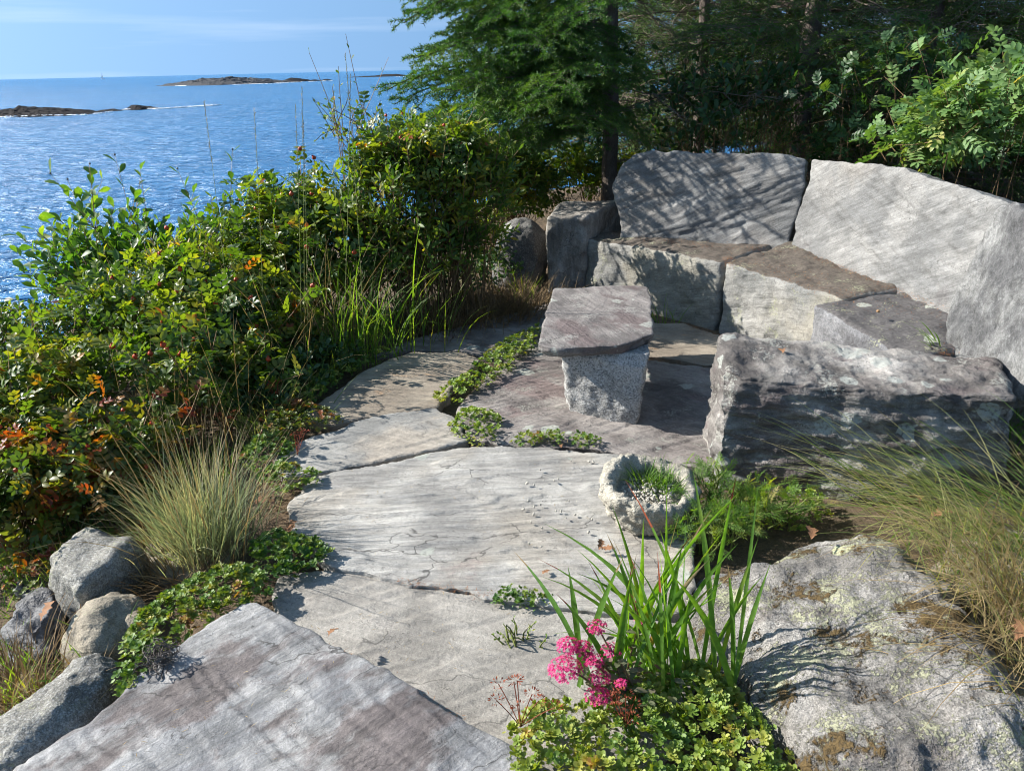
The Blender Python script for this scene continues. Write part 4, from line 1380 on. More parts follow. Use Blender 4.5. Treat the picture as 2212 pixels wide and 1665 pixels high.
def spruce(label, x, y, h, rad, seed, zlive=1.0, nlive=60, ndead=20, Lmax=1.7, live_az=None, meshes=None, name='spruce_tree', group='spruces behind the bench', dead_az=None, lean=(0, 0), zmax=None):
    r = np.random.default_rng(seed)
    z0 = tz(x, y) - 0.05
    root = thing(name, label, 'tree', (x, y, z0), group)
    k = 40
    zz = np.linspace(0, h, k)
    P = np.column_stack([lean[0] * zz + 0.03 * np.sin(zz * 1.1 + seed), lean[1] * zz + 0.03 * np.cos(zz * 0.9 + seed), zz])
    V, F = tubes([P], [rad * (1 - zz / h) ** 0.8 + 0.006 + rad * 0.5 * np.exp(-zz / 0.12)], 14)
    n = fbm(V * np.array([14, 14, 7.0]) + seed, 4, seed)
    cen = np.repeat(P, 14, 0)
    V = cen + (V - cen) * (1 + 0.16 * n)[:, None]
    obj('trunk', make_mesh('trunk', V, F, None, M_bark), root)

    def put(nm, me, z, az, ln, pitch, roll):
        c = np.array([np.interp(z, zz, P[:, 0]), np.interp(z, zz, P[:, 1]), z])
        o = bpy.data.objects.new(nm, me)
        o.parent = root
        o.matrix_local = Matrix.Translation(c) @ Matrix.Rotation(az - pi / 2, 4, 'Z') @ Matrix.Rotation(pitch, 4, 'X') @ Matrix.Rotation(roll, 4, 'Y') @ Matrix.Scale(ln / 1.4, 4)
        col.objects.link(o)
    for i in range(nlive):
        z = zlive + (h * 0.97 - zlive) * ((i + r.random()) / nlive) ** 1.25
        az = i * 2.4 + r.normal() * 0.3 if live_az is None else r.uniform(*live_az)
        ln = (Lmax * (1 - z / h) ** 0.7 + 0.25) * r.uniform(0.75, 1.12)
        put('branch', (meshes or BR)[r.integers(0, len(meshes or BR))], z, az, ln, r.uniform(-0.30, 0.12) + 0.5 * (z / h) ** 2, r.normal() * 0.25)
    for i in range(ndead):
        z = 0.25 + (max(zlive, 1.2) + 0.9) * r.random()
        put('dead_branch', BR_DEAD[r.integers(0, 4)], z, r.uniform(*(dead_az or (0, 2 * pi))), r.uniform(0.5, 1.5), r.uniform(-0.5, 0.25), r.normal() * 0.6)
    return root


t1 = spruce('tall spruce with a grey trunk and green boughs reaching over the sea side', 0.90, 6.9, 8.0, 0.068, 1, 1.25, 60, 30, 1.7, (pi * 0.72, pi * 1.22), BR_FULL, dead_az=(-1.6, 1.4))


def aimed(root, start_z, tip, me, roll=0.0):
    """one bough of a tree whose tip is at a measured point"""
    b = np.array(root.location)
    p0 = np.array([0, 0, start_z])
    v = np.asarray(tip) - b - p0
    ln = np.linalg.norm(v)
    az = math.atan2(v[1], v[0])
    pitch = math.asin(v[2] / ln) + 0.09
    o = bpy.data.objects.new('branch', me)
    o.parent = root
    o.matrix_local = Matrix.Translation(p0) @ Matrix.Rotation(az - pi / 2, 4, 'Z') @ Matrix.Rotation(pitch, 4, 'X') @ Matrix.Rotation(roll, 4, 'Y') @ Matrix.Scale(ln / 1.4, 4)
    col.objects.link(o)


for k_, (px_, py_, Y_, zs) in enumerate([(850, 2, 6.4, 2.3), (905, 55, 6.3, 2.2), (925, 110, 6.1, 2.05), (960, 170, 6.0, 1.9), (1000, 215, 5.9, 1.75), (905, 215, 5.9, 1.6), (985, 262, 5.8, 1.45),
                                         (1050, 250, 5.6, 1.5), (1080, 120, 5.5, 2.0), (1120, 200, 5.5, 1.75), (1150, 60, 5.4, 2.3), (1180, 290, 5.6, 1.4), (1020, 40, 5.8, 2.4), (1100, 320, 6.0, 1.2), (960, -60, 6.0, 2.7), (1060, -40, 5.6, 2.7)]):
    aimed(t1, zs, at(px_ + 75, py_, Y_), BR_FULL[k_ % 3], 0.25 * math.sin(k_ * 2.1))

spruce('thin dark spruce trunk just past the tall spruce', 1.95, 7.9, 7.0, 0.06, 2, 1.7, 55, 34, 1.5)
spruce('spruce with dead twiggy lower limbs behind the joint of the backrests', 2.75, 7.2, 7.5, 0.09, 3, 1.6, 70, 40, 1.7)
spruce('dense dark spruce behind the long backrest slab', 3.7, 7.0, 7.5, 0.08, 4, 0.9, 90, 26, 1.7)
spruce('pale trunked spruce beside the pinnate leaved shrub', 4.5, 6.5, 7.0, 0.06, 5, 1.3, 70, 26, 1.5)
for i_, (x_, y_) in enumerate([(1.2, 9.3), (2.3, 10.2), (3.2, 9.0), (4.3, 8.7), (5.4, 7.9), (5.9, 6.2), (3.9, 10.8), (5.6, 9.9), (6.9, 7.6), (7.2, 9.4), (2.0, 12.0), (6.2, 11.6), (4.8, 12.6), (7.4, 5.6)]):
    spruce('dark spruce standing deep in the shaded wood', x_, y_, 7.0 + (i_ % 3), 0.08, 20 + i_, 0.6, 70, 14, 1.8, group='spruces deep in the wood')

# ------------------------------------------------------------------ shrubs on the sea side
shrub('leafy_shrub', 'shrub with large smooth oval leaves on sprays over the water', [ell(300, 640, 5.2, 140, 80, 0.4), ell(440, 620, 5.2, 110, 80, 0.35), ell(200, 580, 5.1, 60, 60, 0.25), ell(170, 640, 5.1, 55, 50, 0.25)],
      L_oval, M_oval, (0.07, 0.105), 230, 9, 401, nobj=290, twig_len=0.27, up=0.75, shag=0.45, wob=0.5, inner=0.4, fruit=M_berry, nfruit=14, fruit_r=0.007)
shrub('bayberry_shrub', 'low shrub with yellowing upright leaves between the oval leaved sprays', [ell(440, 600, 4.7, 110, 50, 0.35), ell(360, 650, 4.6, 120, 60, 0.3)],
      L_narrow, M_yellow, (0.04, 0.062), 210, 9, 402, nobj=260, twig_len=0.13, up=0.9, flat=0.2, wob=0.3)
shrub('rose_bush', 'rose bush with red hips and sunlit leaves below the tall seed stalks', [ell(640, 515, 5.1, 140, 75, 0.4), ell(720, 560, 5.0, 130, 110, 0.4), ell(570, 585, 5.0, 80, 75, 0.3), ell(640, 640, 4.7, 130, 80, 0.3)],
      L_rose, M_rose, (0.09, 0.14), 320, 5, 403, nobj=290, twig_len=0.15, up=0.6, fruit=M_hip, nfruit=30, fruit_r=0.015, wob=0.35)
shrub('bayberry_shrub', 'tall dense green bayberry thicket beneath the spruce boughs', [ell(890, 450, 4.95, 140, 110, 0.32), ell(1010, 440, 5.05, 90, 90, 0.28), ell(860, 400, 5.1, 80, 65, 0.3), ell(990, 390, 5.1, 90, 55, 0.3), ell(890, 560, 4.9, 140, 70, 0.25), ell(990, 550, 5.1, 80, 60, 0.2), ell(1030, 510, 5.7, 50, 45, 0.2)],
      L_narrow, M_bay, (0.050, 0.078), 900, 9, 404, nobj=295, every=9, twig_len=0.13, up=0.7, flat=0.3, wob=0.3)
shrub('rose_bush', 'rose foliage capping the tall bayberry thicket', [ell(950, 360, 5.1, 100, 40, 0.28), ell(860, 365, 5.0, 65, 35, 0.25)],
      L_rose, M_rose, (0.085, 0.12), 170, 5, 405, nobj=260, twig_len=0.14, up=0.7, fruit=M_hip, nfruit=10, fruit_r=0.010, wob=0.3)
shrub('bayberry_shrub', 'shaded bayberry behind the dark round boulder', [ell(1090, 410, 6.7, 95, 60, 0.35), ell(1070, 360, 6.7, 80, 45, 0.3)],
      L_narrow, M_bay, (0.055, 0.085), 230, 8, 412, nobj=240, twig_len=0.14, up=0.7, flat=0.3, wob=0.3)
shrub('rose_bush', 'big tangled rose bush with red hips above the grass tuft', [ell(430, 740, 4.0, 160, 85, 0.35), ell(330, 710, 4.2, 130, 85, 0.35), ell(570, 760, 4.1, 110, 75, 0.3), ell(470, 670, 4.3, 110, 75, 0.3), ell(380, 840, 3.5, 150, 60, 0.25), ell(520, 850, 3.6, 100, 45, 0.2)],
      L_rose, M_rose, (0.08, 0.125), 430, 5, 406, nobj=295, twig_len=0.14, up=0.55, fruit=M_hip, nfruit=36, fruit_r=0.014, wob=0.35)
shrub('bayberry_shrub', 'compact dark green shrub at the edge above the water', [ell(70, 780, 3.9, 140, 95, 0.35), ell(150, 750, 4.0, 90, 75, 0.3), ell(-60, 770, 4.0, 120, 100, 0.35)],
      L_oval, M_bay, (0.032, 0.05), 330, 9, 407, nobj=290, twig_len=0.09, up=0.7, shag=0.1, wob=0.25)
shrub('rose_bush', 'sunlit young rose with yellow green leaves below the compact shrub', [ell(70, 870, 3.2, 120, 65, 0.25), ell(170, 850, 3.3, 90, 55, 0.2)],
      L_rose, M_yellow, (0.07, 0.105), 100, 5, 408, nobj=280, twig_len=0.13, up=0.9)
shrub('rose_bush', 'low rose bush turning orange and red beside the angular rock', [ell(150, 1050, 2.75, 160, 90, 0.28), ell(60, 1100, 2.6, 120, 90, 0.25), ell(270, 1000, 2.9, 110, 70, 0.25), ell(40, 980, 2.9, 110, 75, 0.25)],
      L_rose, M_rose_red, (0.06, 0.098), 360, 5, 409, nobj=295, twig_len=0.13, up=0.5, fruit=M_hip, nfruit=24, fruit_r=0.009, wob=0.35)
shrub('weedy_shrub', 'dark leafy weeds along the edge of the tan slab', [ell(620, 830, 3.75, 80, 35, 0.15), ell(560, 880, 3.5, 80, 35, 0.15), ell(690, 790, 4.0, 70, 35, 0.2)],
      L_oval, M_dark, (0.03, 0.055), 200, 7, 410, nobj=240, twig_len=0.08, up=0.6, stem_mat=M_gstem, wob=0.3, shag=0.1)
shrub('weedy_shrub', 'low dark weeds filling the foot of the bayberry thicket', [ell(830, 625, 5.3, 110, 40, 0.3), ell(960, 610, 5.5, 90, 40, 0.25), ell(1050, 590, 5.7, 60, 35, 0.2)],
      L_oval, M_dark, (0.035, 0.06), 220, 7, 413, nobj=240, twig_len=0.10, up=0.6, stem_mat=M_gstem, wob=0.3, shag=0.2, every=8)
shrub('weedy_shrub', 'bare twiggy shrub with few leaves rising above the rose bush', [ell(770, 310, 5.2, 55, 50, 0.2), ell(740, 280, 5.2, 30, 35, 0.15)],
      L_oval, M_yellow, (0.025, 0.045), 34, 4, 411, nobj=130, twig_len=0.20, up=0.6, shag=0.6)

# ------------------------------------------------------------------ understory behind the bench
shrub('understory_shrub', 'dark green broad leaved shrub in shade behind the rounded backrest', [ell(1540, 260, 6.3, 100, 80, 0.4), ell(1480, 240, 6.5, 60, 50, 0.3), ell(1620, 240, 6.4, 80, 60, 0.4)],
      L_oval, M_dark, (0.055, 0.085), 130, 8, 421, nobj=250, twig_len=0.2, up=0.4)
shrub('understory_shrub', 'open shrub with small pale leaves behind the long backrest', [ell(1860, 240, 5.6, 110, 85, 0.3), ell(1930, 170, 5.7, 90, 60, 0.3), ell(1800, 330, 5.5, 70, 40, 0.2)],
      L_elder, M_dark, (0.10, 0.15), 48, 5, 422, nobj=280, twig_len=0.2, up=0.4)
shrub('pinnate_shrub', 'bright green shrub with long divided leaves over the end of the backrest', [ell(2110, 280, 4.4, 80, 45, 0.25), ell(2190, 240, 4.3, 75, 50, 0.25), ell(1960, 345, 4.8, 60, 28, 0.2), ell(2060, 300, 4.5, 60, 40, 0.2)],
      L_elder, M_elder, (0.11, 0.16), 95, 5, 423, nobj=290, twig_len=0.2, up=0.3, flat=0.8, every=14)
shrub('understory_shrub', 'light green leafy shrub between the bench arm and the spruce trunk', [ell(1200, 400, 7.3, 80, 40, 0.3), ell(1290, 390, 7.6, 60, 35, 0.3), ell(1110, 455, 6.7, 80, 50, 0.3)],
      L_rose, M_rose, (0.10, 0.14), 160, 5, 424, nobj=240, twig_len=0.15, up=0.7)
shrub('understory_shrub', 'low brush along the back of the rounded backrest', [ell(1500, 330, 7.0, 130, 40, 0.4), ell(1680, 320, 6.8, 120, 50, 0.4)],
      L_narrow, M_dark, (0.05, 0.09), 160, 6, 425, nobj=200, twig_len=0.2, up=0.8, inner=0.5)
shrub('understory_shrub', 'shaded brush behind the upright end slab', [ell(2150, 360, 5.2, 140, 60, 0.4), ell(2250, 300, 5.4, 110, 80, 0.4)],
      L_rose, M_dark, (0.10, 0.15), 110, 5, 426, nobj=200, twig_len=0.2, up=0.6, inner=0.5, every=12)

# ------------------------------------------------------------------ grasses
def gp(x, y, z=None):
    p = G(x, y, 0.0)
    p[2] = tz(p[0], p[1]) if z is None else z
    return p


tuft('tall_grass', 'clump of tall green grass leaning over the tan slab', [gp(760, 760), gp(820, 745), gp(720, 770), gp(880, 735), gp(790, 740)], 210, (0.35, 0.8), M_grass, 501, (0.004, 0.007), (0.0, 0.45), (0.2, 1.7), spread=0.14,
     nparts=36, partL=(0.6, 1.05), partw=(0.007, 0.012))
tuft('dry_grass', 'brown matted dead grass beside the dark round boulder', [gp(1000, 690), gp(1060, 680), gp(1110, 670), gp(960, 700), gp(1140, 660), gp(1090, 640), gp(1030, 650)], 2600, (0.14, 0.34), M_thatch, 502, (0.003, 0.005), (0.2, 1.2), (0.3, 1.6), spread=0.14)
tuft('dry_grass', 'straw coloured grass at the foot of the rose bush', [gp(640, 740), gp(700, 720), gp(600, 780), gp(560, 800)], 300, (0.3, 0.75), M_straw, 503, (0.003, 0.005), (0.05, 0.6), (0.2, 1.6), spread=0.12)
tuft('dry_grass', 'sparse straw stems rising through the big rose bush', [gp(420, 920), gp(480, 900), gp(360, 940), gp(540, 880), gp(300, 930)], 90, (0.3, 0.75), M_straw, 515, (0.002, 0.0035), (0.0, 0.4), (0.1, 0.9), spread=0.12, nparts=24, partL=(0.5, 0.85), partw=(0.003, 0.004), pname='seed_stalk')
tuft('long_grass', 'loose green blades along the edge of the tan slab', [gp(640, 850), gp(700, 800), gp(760, 770), gp(600, 900)], 160, (0.12, 0.35), M_grass, 516, (0.003, 0.006), (0.1, 0.8), (0.3, 1.5), spread=0.07)
tuft('fescue_tuft', 'rounded tuft of fine blue green grass with straw seed stalks', [gp(440, 1185, -0.02), gp(470, 1175, -0.02), gp(410, 1180, -0.02), gp(450, 1140, -0.02)], 900, (0.16, 0.42), M_fescue, 504, (0.0022, 0.0034), (0.0, 0.6), (-0.2, 1.4), spread=0.065,
     nparts=70, partL=(0.45, 0.72), partw=(0.002, 0.003), part_mat=M_straw, pname='seed_stalk')
tuft('fescue_tuft', 'pale grass tuft drooping over the weeds by the tan slab', [gp(590, 900), gp(560, 920)], 160, (0.15, 0.36), M_pale, 517, (0.0025, 0.004), (0.1, 0.8), (0.4, 1.6), spread=0.06)
tuft('dry_grass', 'loose straw tuft in front of the compact dark shrub', [gp(210, 960), gp(250, 940), gp(180, 980)], 130, (0.2, 0.5), M_straw, 518, (0.0025, 0.004), (0.05, 0.6), (0.3, 1.5), spread=0.09)
tuft('dry_grass', 'straw stalks standing through the rose with many hips', [gp(640, 790), gp(690, 760), gp(600, 800)], 90, (0.45, 0.95), M_straw, 519, (0.0028, 0.0045), (0.0, 0.4), (0.1, 1.3), spread=0.12)
tuft('fescue_tuft', 'small pale tuft of fine grass among the rose stems', [gp(270, 890), gp(310, 870)], 500, (0.15, 0.35), M_fescue, 505, (0.002, 0.003), (0.2, 0.9), (0.4, 1.4), spread=0.07)
tuft('dry_grass', 'matted dry grass under the fine blue green tuft', [gp(360, 1230, -0.05), gp(300, 1180, -0.05), gp(540, 1120, -0.03), gp(560, 1060, -0.03), gp(330, 1120, -0.05), gp(400, 1240, -0.02)], 700, (0.08, 0.22), M_thatch, 514, (0.002, 0.004), (0.4, 1.3), (0.2, 1.0), spread=0.07)
tuft('dry_grass', 'dry brown grass beside the dark fractured rock', [gp(20, 1440, -0.1), gp(60, 1470, -0.1), gp(-30, 1500, -0.1)], 350, (0.12, 0.28), M_thatch, 506, (0.002, 0.004), (0.2, 1.0), (0.3, 1.4), spread=0.07)
# the long grass on the other side
tuft('long_grass', 'fine green grass arching over the lichen boulder', [(1.62, 2.32, 0.05), (1.72, 2.25, 0.06), (1.85, 2.2, 0.06), (1.5, 2.3, 0.03), (1.72, 2.05, 0.08)], 300, (0.32, 0.7), M_pale, 507, (0.0028, 0.0050), (0.7, 1.25), (0.4, 1.0), heading=pi, hspread=1.0, spread=0.08,
     nparts=64, partL=(0.38, 0.72), partw=(0.004, 0.007), part_mat=M_grass)
tuft('long_grass', 'tall green and straw grass beside the stone block end', [(1.95, 2.2, 0.05), (2.05, 2.1, 0.05), (1.9, 2.0, 0.08), (1.8, 1.85, 0.1)], 170, (0.25, 0.55), M_pale, 508, (0.003, 0.005), (0.3, 1.1), (0.4, 1.3), heading=pi * 0.95, hspread=1.3, spread=0.08,
     nparts=34, partL=(0.35, 0.65), partw=(0.004, 0.006), part_mat=M_grass)
tuft('dry_grass', 'pale straw hanging down beside the lichen boulder', [(1.46, 1.85, 0.10), (1.42, 1.68, 0.12), (1.38, 1.52, 0.12), (1.34, 1.36, 0.1), (1.5, 1.75, 0.1), (1.45, 1.55, 0.1)], 330, (0.25, 0.65), M_straw, 509, (0.0024, 0.004), (0.1, 0.9), (0.8, 2.0), heading=pi * 1.1, hspread=1.2, spread=0.06,
     nparts=40, partL=(0.4, 0.75), partw=(0.002, 0.004))
tuft('long_grass', 'thin green grass growing between the boulder and the straw', [(1.45, 1.95, 0.08), (1.42, 1.7, 0.1), (1.36, 1.3, 0.05)], 300, (0.2, 0.5), M_pale, 510, (0.002, 0.0035), (0.1, 0.7), (0.5, 1.6), heading=pi, hspread=1.5, spread=0.08)
tuft('grass_sprig', 'few green blades on the shaded seat block', [G(2020, 745, 0.40)], 12, (0.12, 0.26), M_grass, 511, (0.004, 0.006), (0.5, 1.0), (0.2, 0.8), heading=pi, hspread=0.8, spread=0.02, nparts=0)
tuft('grass_sprig', 'green blades growing at the foot of the chipped seat block', [gp(1430, 690), gp(1445, 695)], 26, (0.12, 0.3), M_grass, 512, (0.004, 0.006), (0.1, 0.6), (0.2, 0.8), spread=0.03)
tuft('grass_sprig', 'green blades in front of the dark boulder', [gp(1125, 640), gp(1140, 640)], 30, (0.15, 0.35), M_grass, 513, (0.004, 0.007), (0.05, 0.5), (0.2, 0.8), spread=0.04)


def turf(label, x0, x1, y0, y1, n, L, mat, seed, clump=0.0):
    """uncountable short growth over a stretch of ground"""
    g = np.random.default_rng(seed)
    x, y = g.uniform(x0, x1, n), g.uniform(y0, y1, n)
    den = fbm(np.column_stack([x * 1.8, y * 1.8, 0 * x]), 3, seed)
    k = den > clump
    x, y = x[k], y[k]
    b = np.column_stack([x, y, terr(x, y) - 0.01])
    m = len(b)
    c = b.mean(0)
    V, sg = blades(b - c, g.uniform(0, 2 * pi, m), g.uniform(*L, m), g.uniform(0.1, 0.9, m), g.uniform(0.2, 1.5, m), g.uniform(0.003, 0.006, m), 4, g.uniform(-1, 1, m))
    o = obj('grass', make_mesh('grass', V.reshape(-1, 3), blade_faces(m, sg), None, mat, rnd=np.repeat(g.random(m), 2 * (sg + 1))), None, c)
    o['label'] = label; o['category'] = 'grass'; o['kind'] = 'stuff'


turf('short rough grass on the slope below the edging rocks', -3.6, -1.25, -1.0, 3.2, 16000, (0.06, 0.20), M_grass, 531, -0.15)
turf('dry straw on the slope below the edging rocks', -3.6, -1.2, -1.0, 3.2, 6000, (0.08, 0.22), M_straw, 532, 0.0)
turf('rough grass on the open ground beyond the stone block', 1.75, 4.6, -0.5, 3.3, 15000, (0.06, 0.20), M_grass, 533, -0.05)
turf('straw and dead grass beyond the bench end', 1.75, 5.0, 0.0, 5.5, 9000, (0.06, 0.18), M_thatch, 534, -0.1)


def seed_stalk(label, px, tip, Y, H0):
    """a tall grass stem with a narrow seed head"""
    t_ = at(*tip, Y)
    b_ = at(*px, Y)
    b_[2] = tz(b_[0], b_[1])
    root = thing('seed_stalk', label, 'grass', b_, 'tall seed stalks above the rose bush')
    s = np.linspace(0, 1, 10)[:, None]
    mid = 0.5 * (t_ - b_) + np.array([0.02, 0, 0.05])
    P = 2 * s * (1 - s) * mid + s ** 2 * (t_ - b_)
    V, F = tubes([P], [np.linspace(0.0020, 0.0010, 10)], 4)
    obj('stem', make_mesh('stem', V, F, None, M_gstem), root)
    r = np.random.default_rng(int(px[0]))
    n = 46
    u = np.linspace(0.80, 1.0, n)[:, None]
    pp = 2 * u * (1 - u) * mid + u ** 2 * (t_ - b_)
    d = np.tile((t_ - b_) / np.linalg.norm(t_ - b_), (n, 1)) + r.normal(size=(n, 3)) * 0.28
    lf = leaf_shape(1, 0.22, 0.5, 0.3, 0, 2)
    V, F = stamp(lf[0], lf[1], frames(pp, d, r.normal(size=(n, 3)), np.full(n, 0.015)))
    obj('seed_head', make_mesh('seed_head', V, F, None, M_straw, rnd=np.repeat(r.random(n), len(lf[0]))), root)


for q_ in [((470, 620), (441, 222)), ((540, 640), (549, 238)), ((630, 640), (652, 192)), ((628, 660), (638, 228)), ((640, 650), (655, 262)), ((770, 620), (746, 116)), ((715, 620), (757, 160))]:
    seed_stalk('tall thin grass stalk with a narrow seed head against the sea' if q_[1][1] > 170 else ('tallest seed stalk, its head reaching above the horizon' if q_[1][1] < 130 else 'slanting seed stalk crossing the tallest one'), q_[0], q_[1], 4.0, 0)

# ------------------------------------------------------------------ sedum ground cover
sedum('sedum_patch', 'yellow green sedum mat at the foot of the pink flowers', [(1085, 1640), (1110, 1570), (1160, 1520), (1260, 1530), (1370, 1480), (1480, 1440), (1560, 1470), (1640, 1560), (1710, 1640), (1720, 1760), (1080, 1760)], 0.03, 640, (0.013, 0.021), M_sedum_y, 601, 0.07)
sedum('sedum_patch', 'trailing dark sedum between the edging rocks and the stained slab', [(265, 1420), (300, 1330), (400, 1270), (480, 1230), (560, 1230), (600, 1290), (540, 1310), (430, 1370), (330, 1450), (300, 1500), (250, 1500)], 0.05, 330, (0.012, 0.019), M_sedum, 602, 0.05)
sedum('sedum_patch', 'sedum mound spreading onto the pale slab below the grass tuft', [(540, 1180), (600, 1150), (680, 1170), (735, 1205), (700, 1235), (610, 1250), (560, 1240)], 0.03, 150, (0.012, 0.020), M_sedum, 603, 0.04)
sedum('sedum_patch', 'straggling sedum and leaf litter around the angular rock', [(60, 1180), (180, 1110), (330, 1080), (380, 1140), (330, 1210), (250, 1180), (110, 1230), (60, 1300), (-40, 1300)], -0.06, 170, (0.010, 0.017), M_sedum_red, 611, 0.03)
sedum('sedum_patch', 'sedum with rusty flower stalks beside the grey slab', [(540, 960), (600, 930), (640, 960), (610, 1010), (690, 1020), (700, 1045), (620, 1070), (560, 1050), (520, 1000)], 0.03, 190, (0.012, 0.020), M_sedum, 604, 0.05)
sedum('sedum_patch', 'reddening sedum along the lower edge of the tan slab', [(560, 900), (640, 870), (720, 895), (745, 910), (700, 930), (620, 960), (560, 970)], 0.03, 190, (0.012, 0.019), M_sedum_red, 605, 0.05)
sedum('sedum_patch', 'green sedum strip between the rose bush and the tan slab', [(640, 860), (700, 800), (760, 770), (830, 755), (850, 765), (780, 800), (700, 850), (670, 880)], 0.02, 190, (0.012, 0.019), M_sedum, 606, 0.04)
sedum('sedum_patch', 'bright sedum filling the joint beside the stone table', [(935, 860), (960, 840), (1010, 810), (1050, 765), (1130, 720), (1165, 705), (1170, 735), (1130, 790), (1060, 830), (1010, 860), (960, 880)], 0.02, 300, (0.013, 0.021), M_sedum_y, 607, 0.045)
sedum('sedum_patch', 'round red and green sedum cushion on the joint of three slabs', [(970, 915), (1000, 890), (1060, 888), (1085, 915), (1075, 950), (1030, 965), (985, 950)], 0.02, 120, (0.011, 0.018), M_sedum_y, 608, 0.05)
sedum('sedum_patch', 'thin weedy sedum line behind the pale slab', [(1085, 950), (1140, 938), (1220, 935), (1300, 945), (1295, 965), (1200, 962), (1100, 962)], 0.02, 90, (0.010, 0.016), M_sedum, 609, 0.02)
sedum('sedum_patch', 'small sedum sprig in the crack of the pale and warm slabs', [(1060, 1285), (1110, 1268), (1160, 1285), (1200, 1305), (1150, 1312), (1080, 1300)], 0.02, 40, (0.009, 0.014), M_sedum, 610, 0.025)

# rusty dry flower stalks
def dry_flower(label, px, h, seed, z=0.03, n=7, group='rusty dry flower stalks'):
    r = np.random.default_rng(seed)
    b = gp(*px, z)
    root = thing('dry_flower', label, 'flower', b, group)
    lf = leaf_shape(1, 0.4, 0.6, 0.3, 0, 2)
    for i in range(n):
        e = np.array([r.normal() * h * 0.35, r.normal() * h * 0.3, h * r.uniform(0.7, 1.1)])
        s = np.linspace(0, 1, 5)[:, None]
        P = s * e + np.array([0, 0, 1.0]) * 0.15 * h * s * (1 - s)
        V, F = tubes([P], [np.full(5, 0.0014)], 3)
        st = obj('stem', make_mesh('stem', V, F, None, M_rust), root)
        k = 26
        d = r.normal(size=(k, 3)); d[:, 2] = np.abs(d[:, 2]) * 0.7
        d /= np.linalg.norm(d, axis=1, keepdims=True)
        V, F = stamp(lf[0], lf[1], frames(e + d * np.array([0.014, 0.014, 0.007]), d, r.normal(size=(k, 3)), np.full(k, 0.009)))
        obj('flower_head', make_mesh('flower_head', V, F, None, M_rust, rnd=np.repeat(r.random(k), len(lf[0]))), root)


dry_flower('rusty dry flower stalks at the edge of the yellow sedum mat', (1125, 1600), 0.14, 701, 0.05, 8, None)
dry_flower('rusty seed heads standing in the middle of the yellow sedum', (1350, 1620), 0.10, 702, 0.08, 7, None)
dry_flower('red brown flower heads over the grey slab edge', (645, 1000), 0.10, 703, 0.04, 5, None)
dry_flower('red brown flower heads over the tan slab edge', (600, 890), 0.12, 704, 0.04, 8, None)
dry_flower('dry red stalks beside the orange rose bush', (500, 940), 0.14, 705, 0.0, 6, None)

# ------------------------------------------------------------------ iris
r = np.random.default_rng(801)
ib = G(1440, 1470, 0.04)
iris = thing('iris_plant', 'clump of upright sword shaped green iris leaves beside the lichen boulder', 'iris', ib)
tips = [(1495, 1005, 1.75), (1590, 1030, 1.75), (1638, 1040, 1.8), (1350, 1035, 1.75), (1440, 1040, 1.7), (1322, 1090, 1.7), (1540, 1095, 1.7), (1600, 1060, 1.6), (1110, 1190, 1.75), (1175, 1130, 1.85),
        (1170, 1245, 1.6), (1160, 1205, 1.7), (1250, 1170, 1.75), (1200, 1280, 1.55), (1665, 1215, 1.6), (1650, 1240, 1.5), (1310, 1150, 1.7), (1390, 1120, 1.6), (1470, 1100, 1.6), (1180, 1370, 1.5),
        (1560, 1150, 1.55), (1420, 1190, 1.5), (1500, 1180, 1.5), (1270, 1210, 1.6), (1360, 1230, 1.5), (1230, 1330, 1.5), (1590, 1230, 1.5), (1545, 1260, 1.45), (1290, 1290, 1.55), (1450, 1240, 1.45)]
for i, (x, y, Y) in enumerate(tips + [(int(r.uniform(1210, 1640)), int(r.uniform(1120, 1340)), r.uniform(1.45, 1.7)) for _ in range(34)]):
    t_ = at(x, y, Y) - ib
    b0 = np.array([r.normal() * 0.085, r.normal() * 0.045, -0.03])
    b0[0] += 0.25 * np.clip(t_[0], -0.25, 0.25)
    s = np.linspace(0, 1, 9)[:, None]
    ctrl = b0 + (t_ - b0) * 0.45 + np.array([-0.12 * (t_ - b0)[0], -0.12 * (t_ - b0)[1], 0.25 * np.linalg.norm((t_ - b0)[:2]) + 0.03])
    P = (1 - s) ** 2 * b0 + 2 * s * (1 - s) * ctrl + s ** 2 * t_
    tg = np.gradient(P, axis=0)
    w = np.cross(tg, r.normal(size=3) * 0.6 + np.array([0.2, 1.0, 0.2]))
    w /= np.linalg.norm(w, axis=1, keepdims=True)
    wd = r.uniform(0.0048, 0.0085) * np.minimum(1, (1 - s) * 2.6 + 0.02) * (0.75 + 0.25 * np.minimum(1, s * 4))
    nrm = np.cross(w, tg); nrm /= np.linalg.norm(nrm, axis=1, keepdims=True)
    V = np.stack([P - w * wd, P + nrm * wd * 0.3, P + w * wd], 1).reshape(-1, 3)
    k = np.arange(8) * 3
    F = np.concatenate([np.stack([k, k + 1, k + 4, k + 3], -1), np.stack([k + 1, k + 2, k + 5, k + 4], -1)])
    me = make_mesh('leaf', V, F, None, M_iris)
    if i % 5 in (1, 3):                          # withered tip
        me.materials.append(M_rust if i % 2 else M_straw)
        mi = np.zeros(16, np.int32); mi[[7, 15]] = 1
        if i % 3 == 0:
            mi[[6, 14]] = 1
        me.polygons.foreach_set('material_index', mi)
    obj('leaf', me, iris)

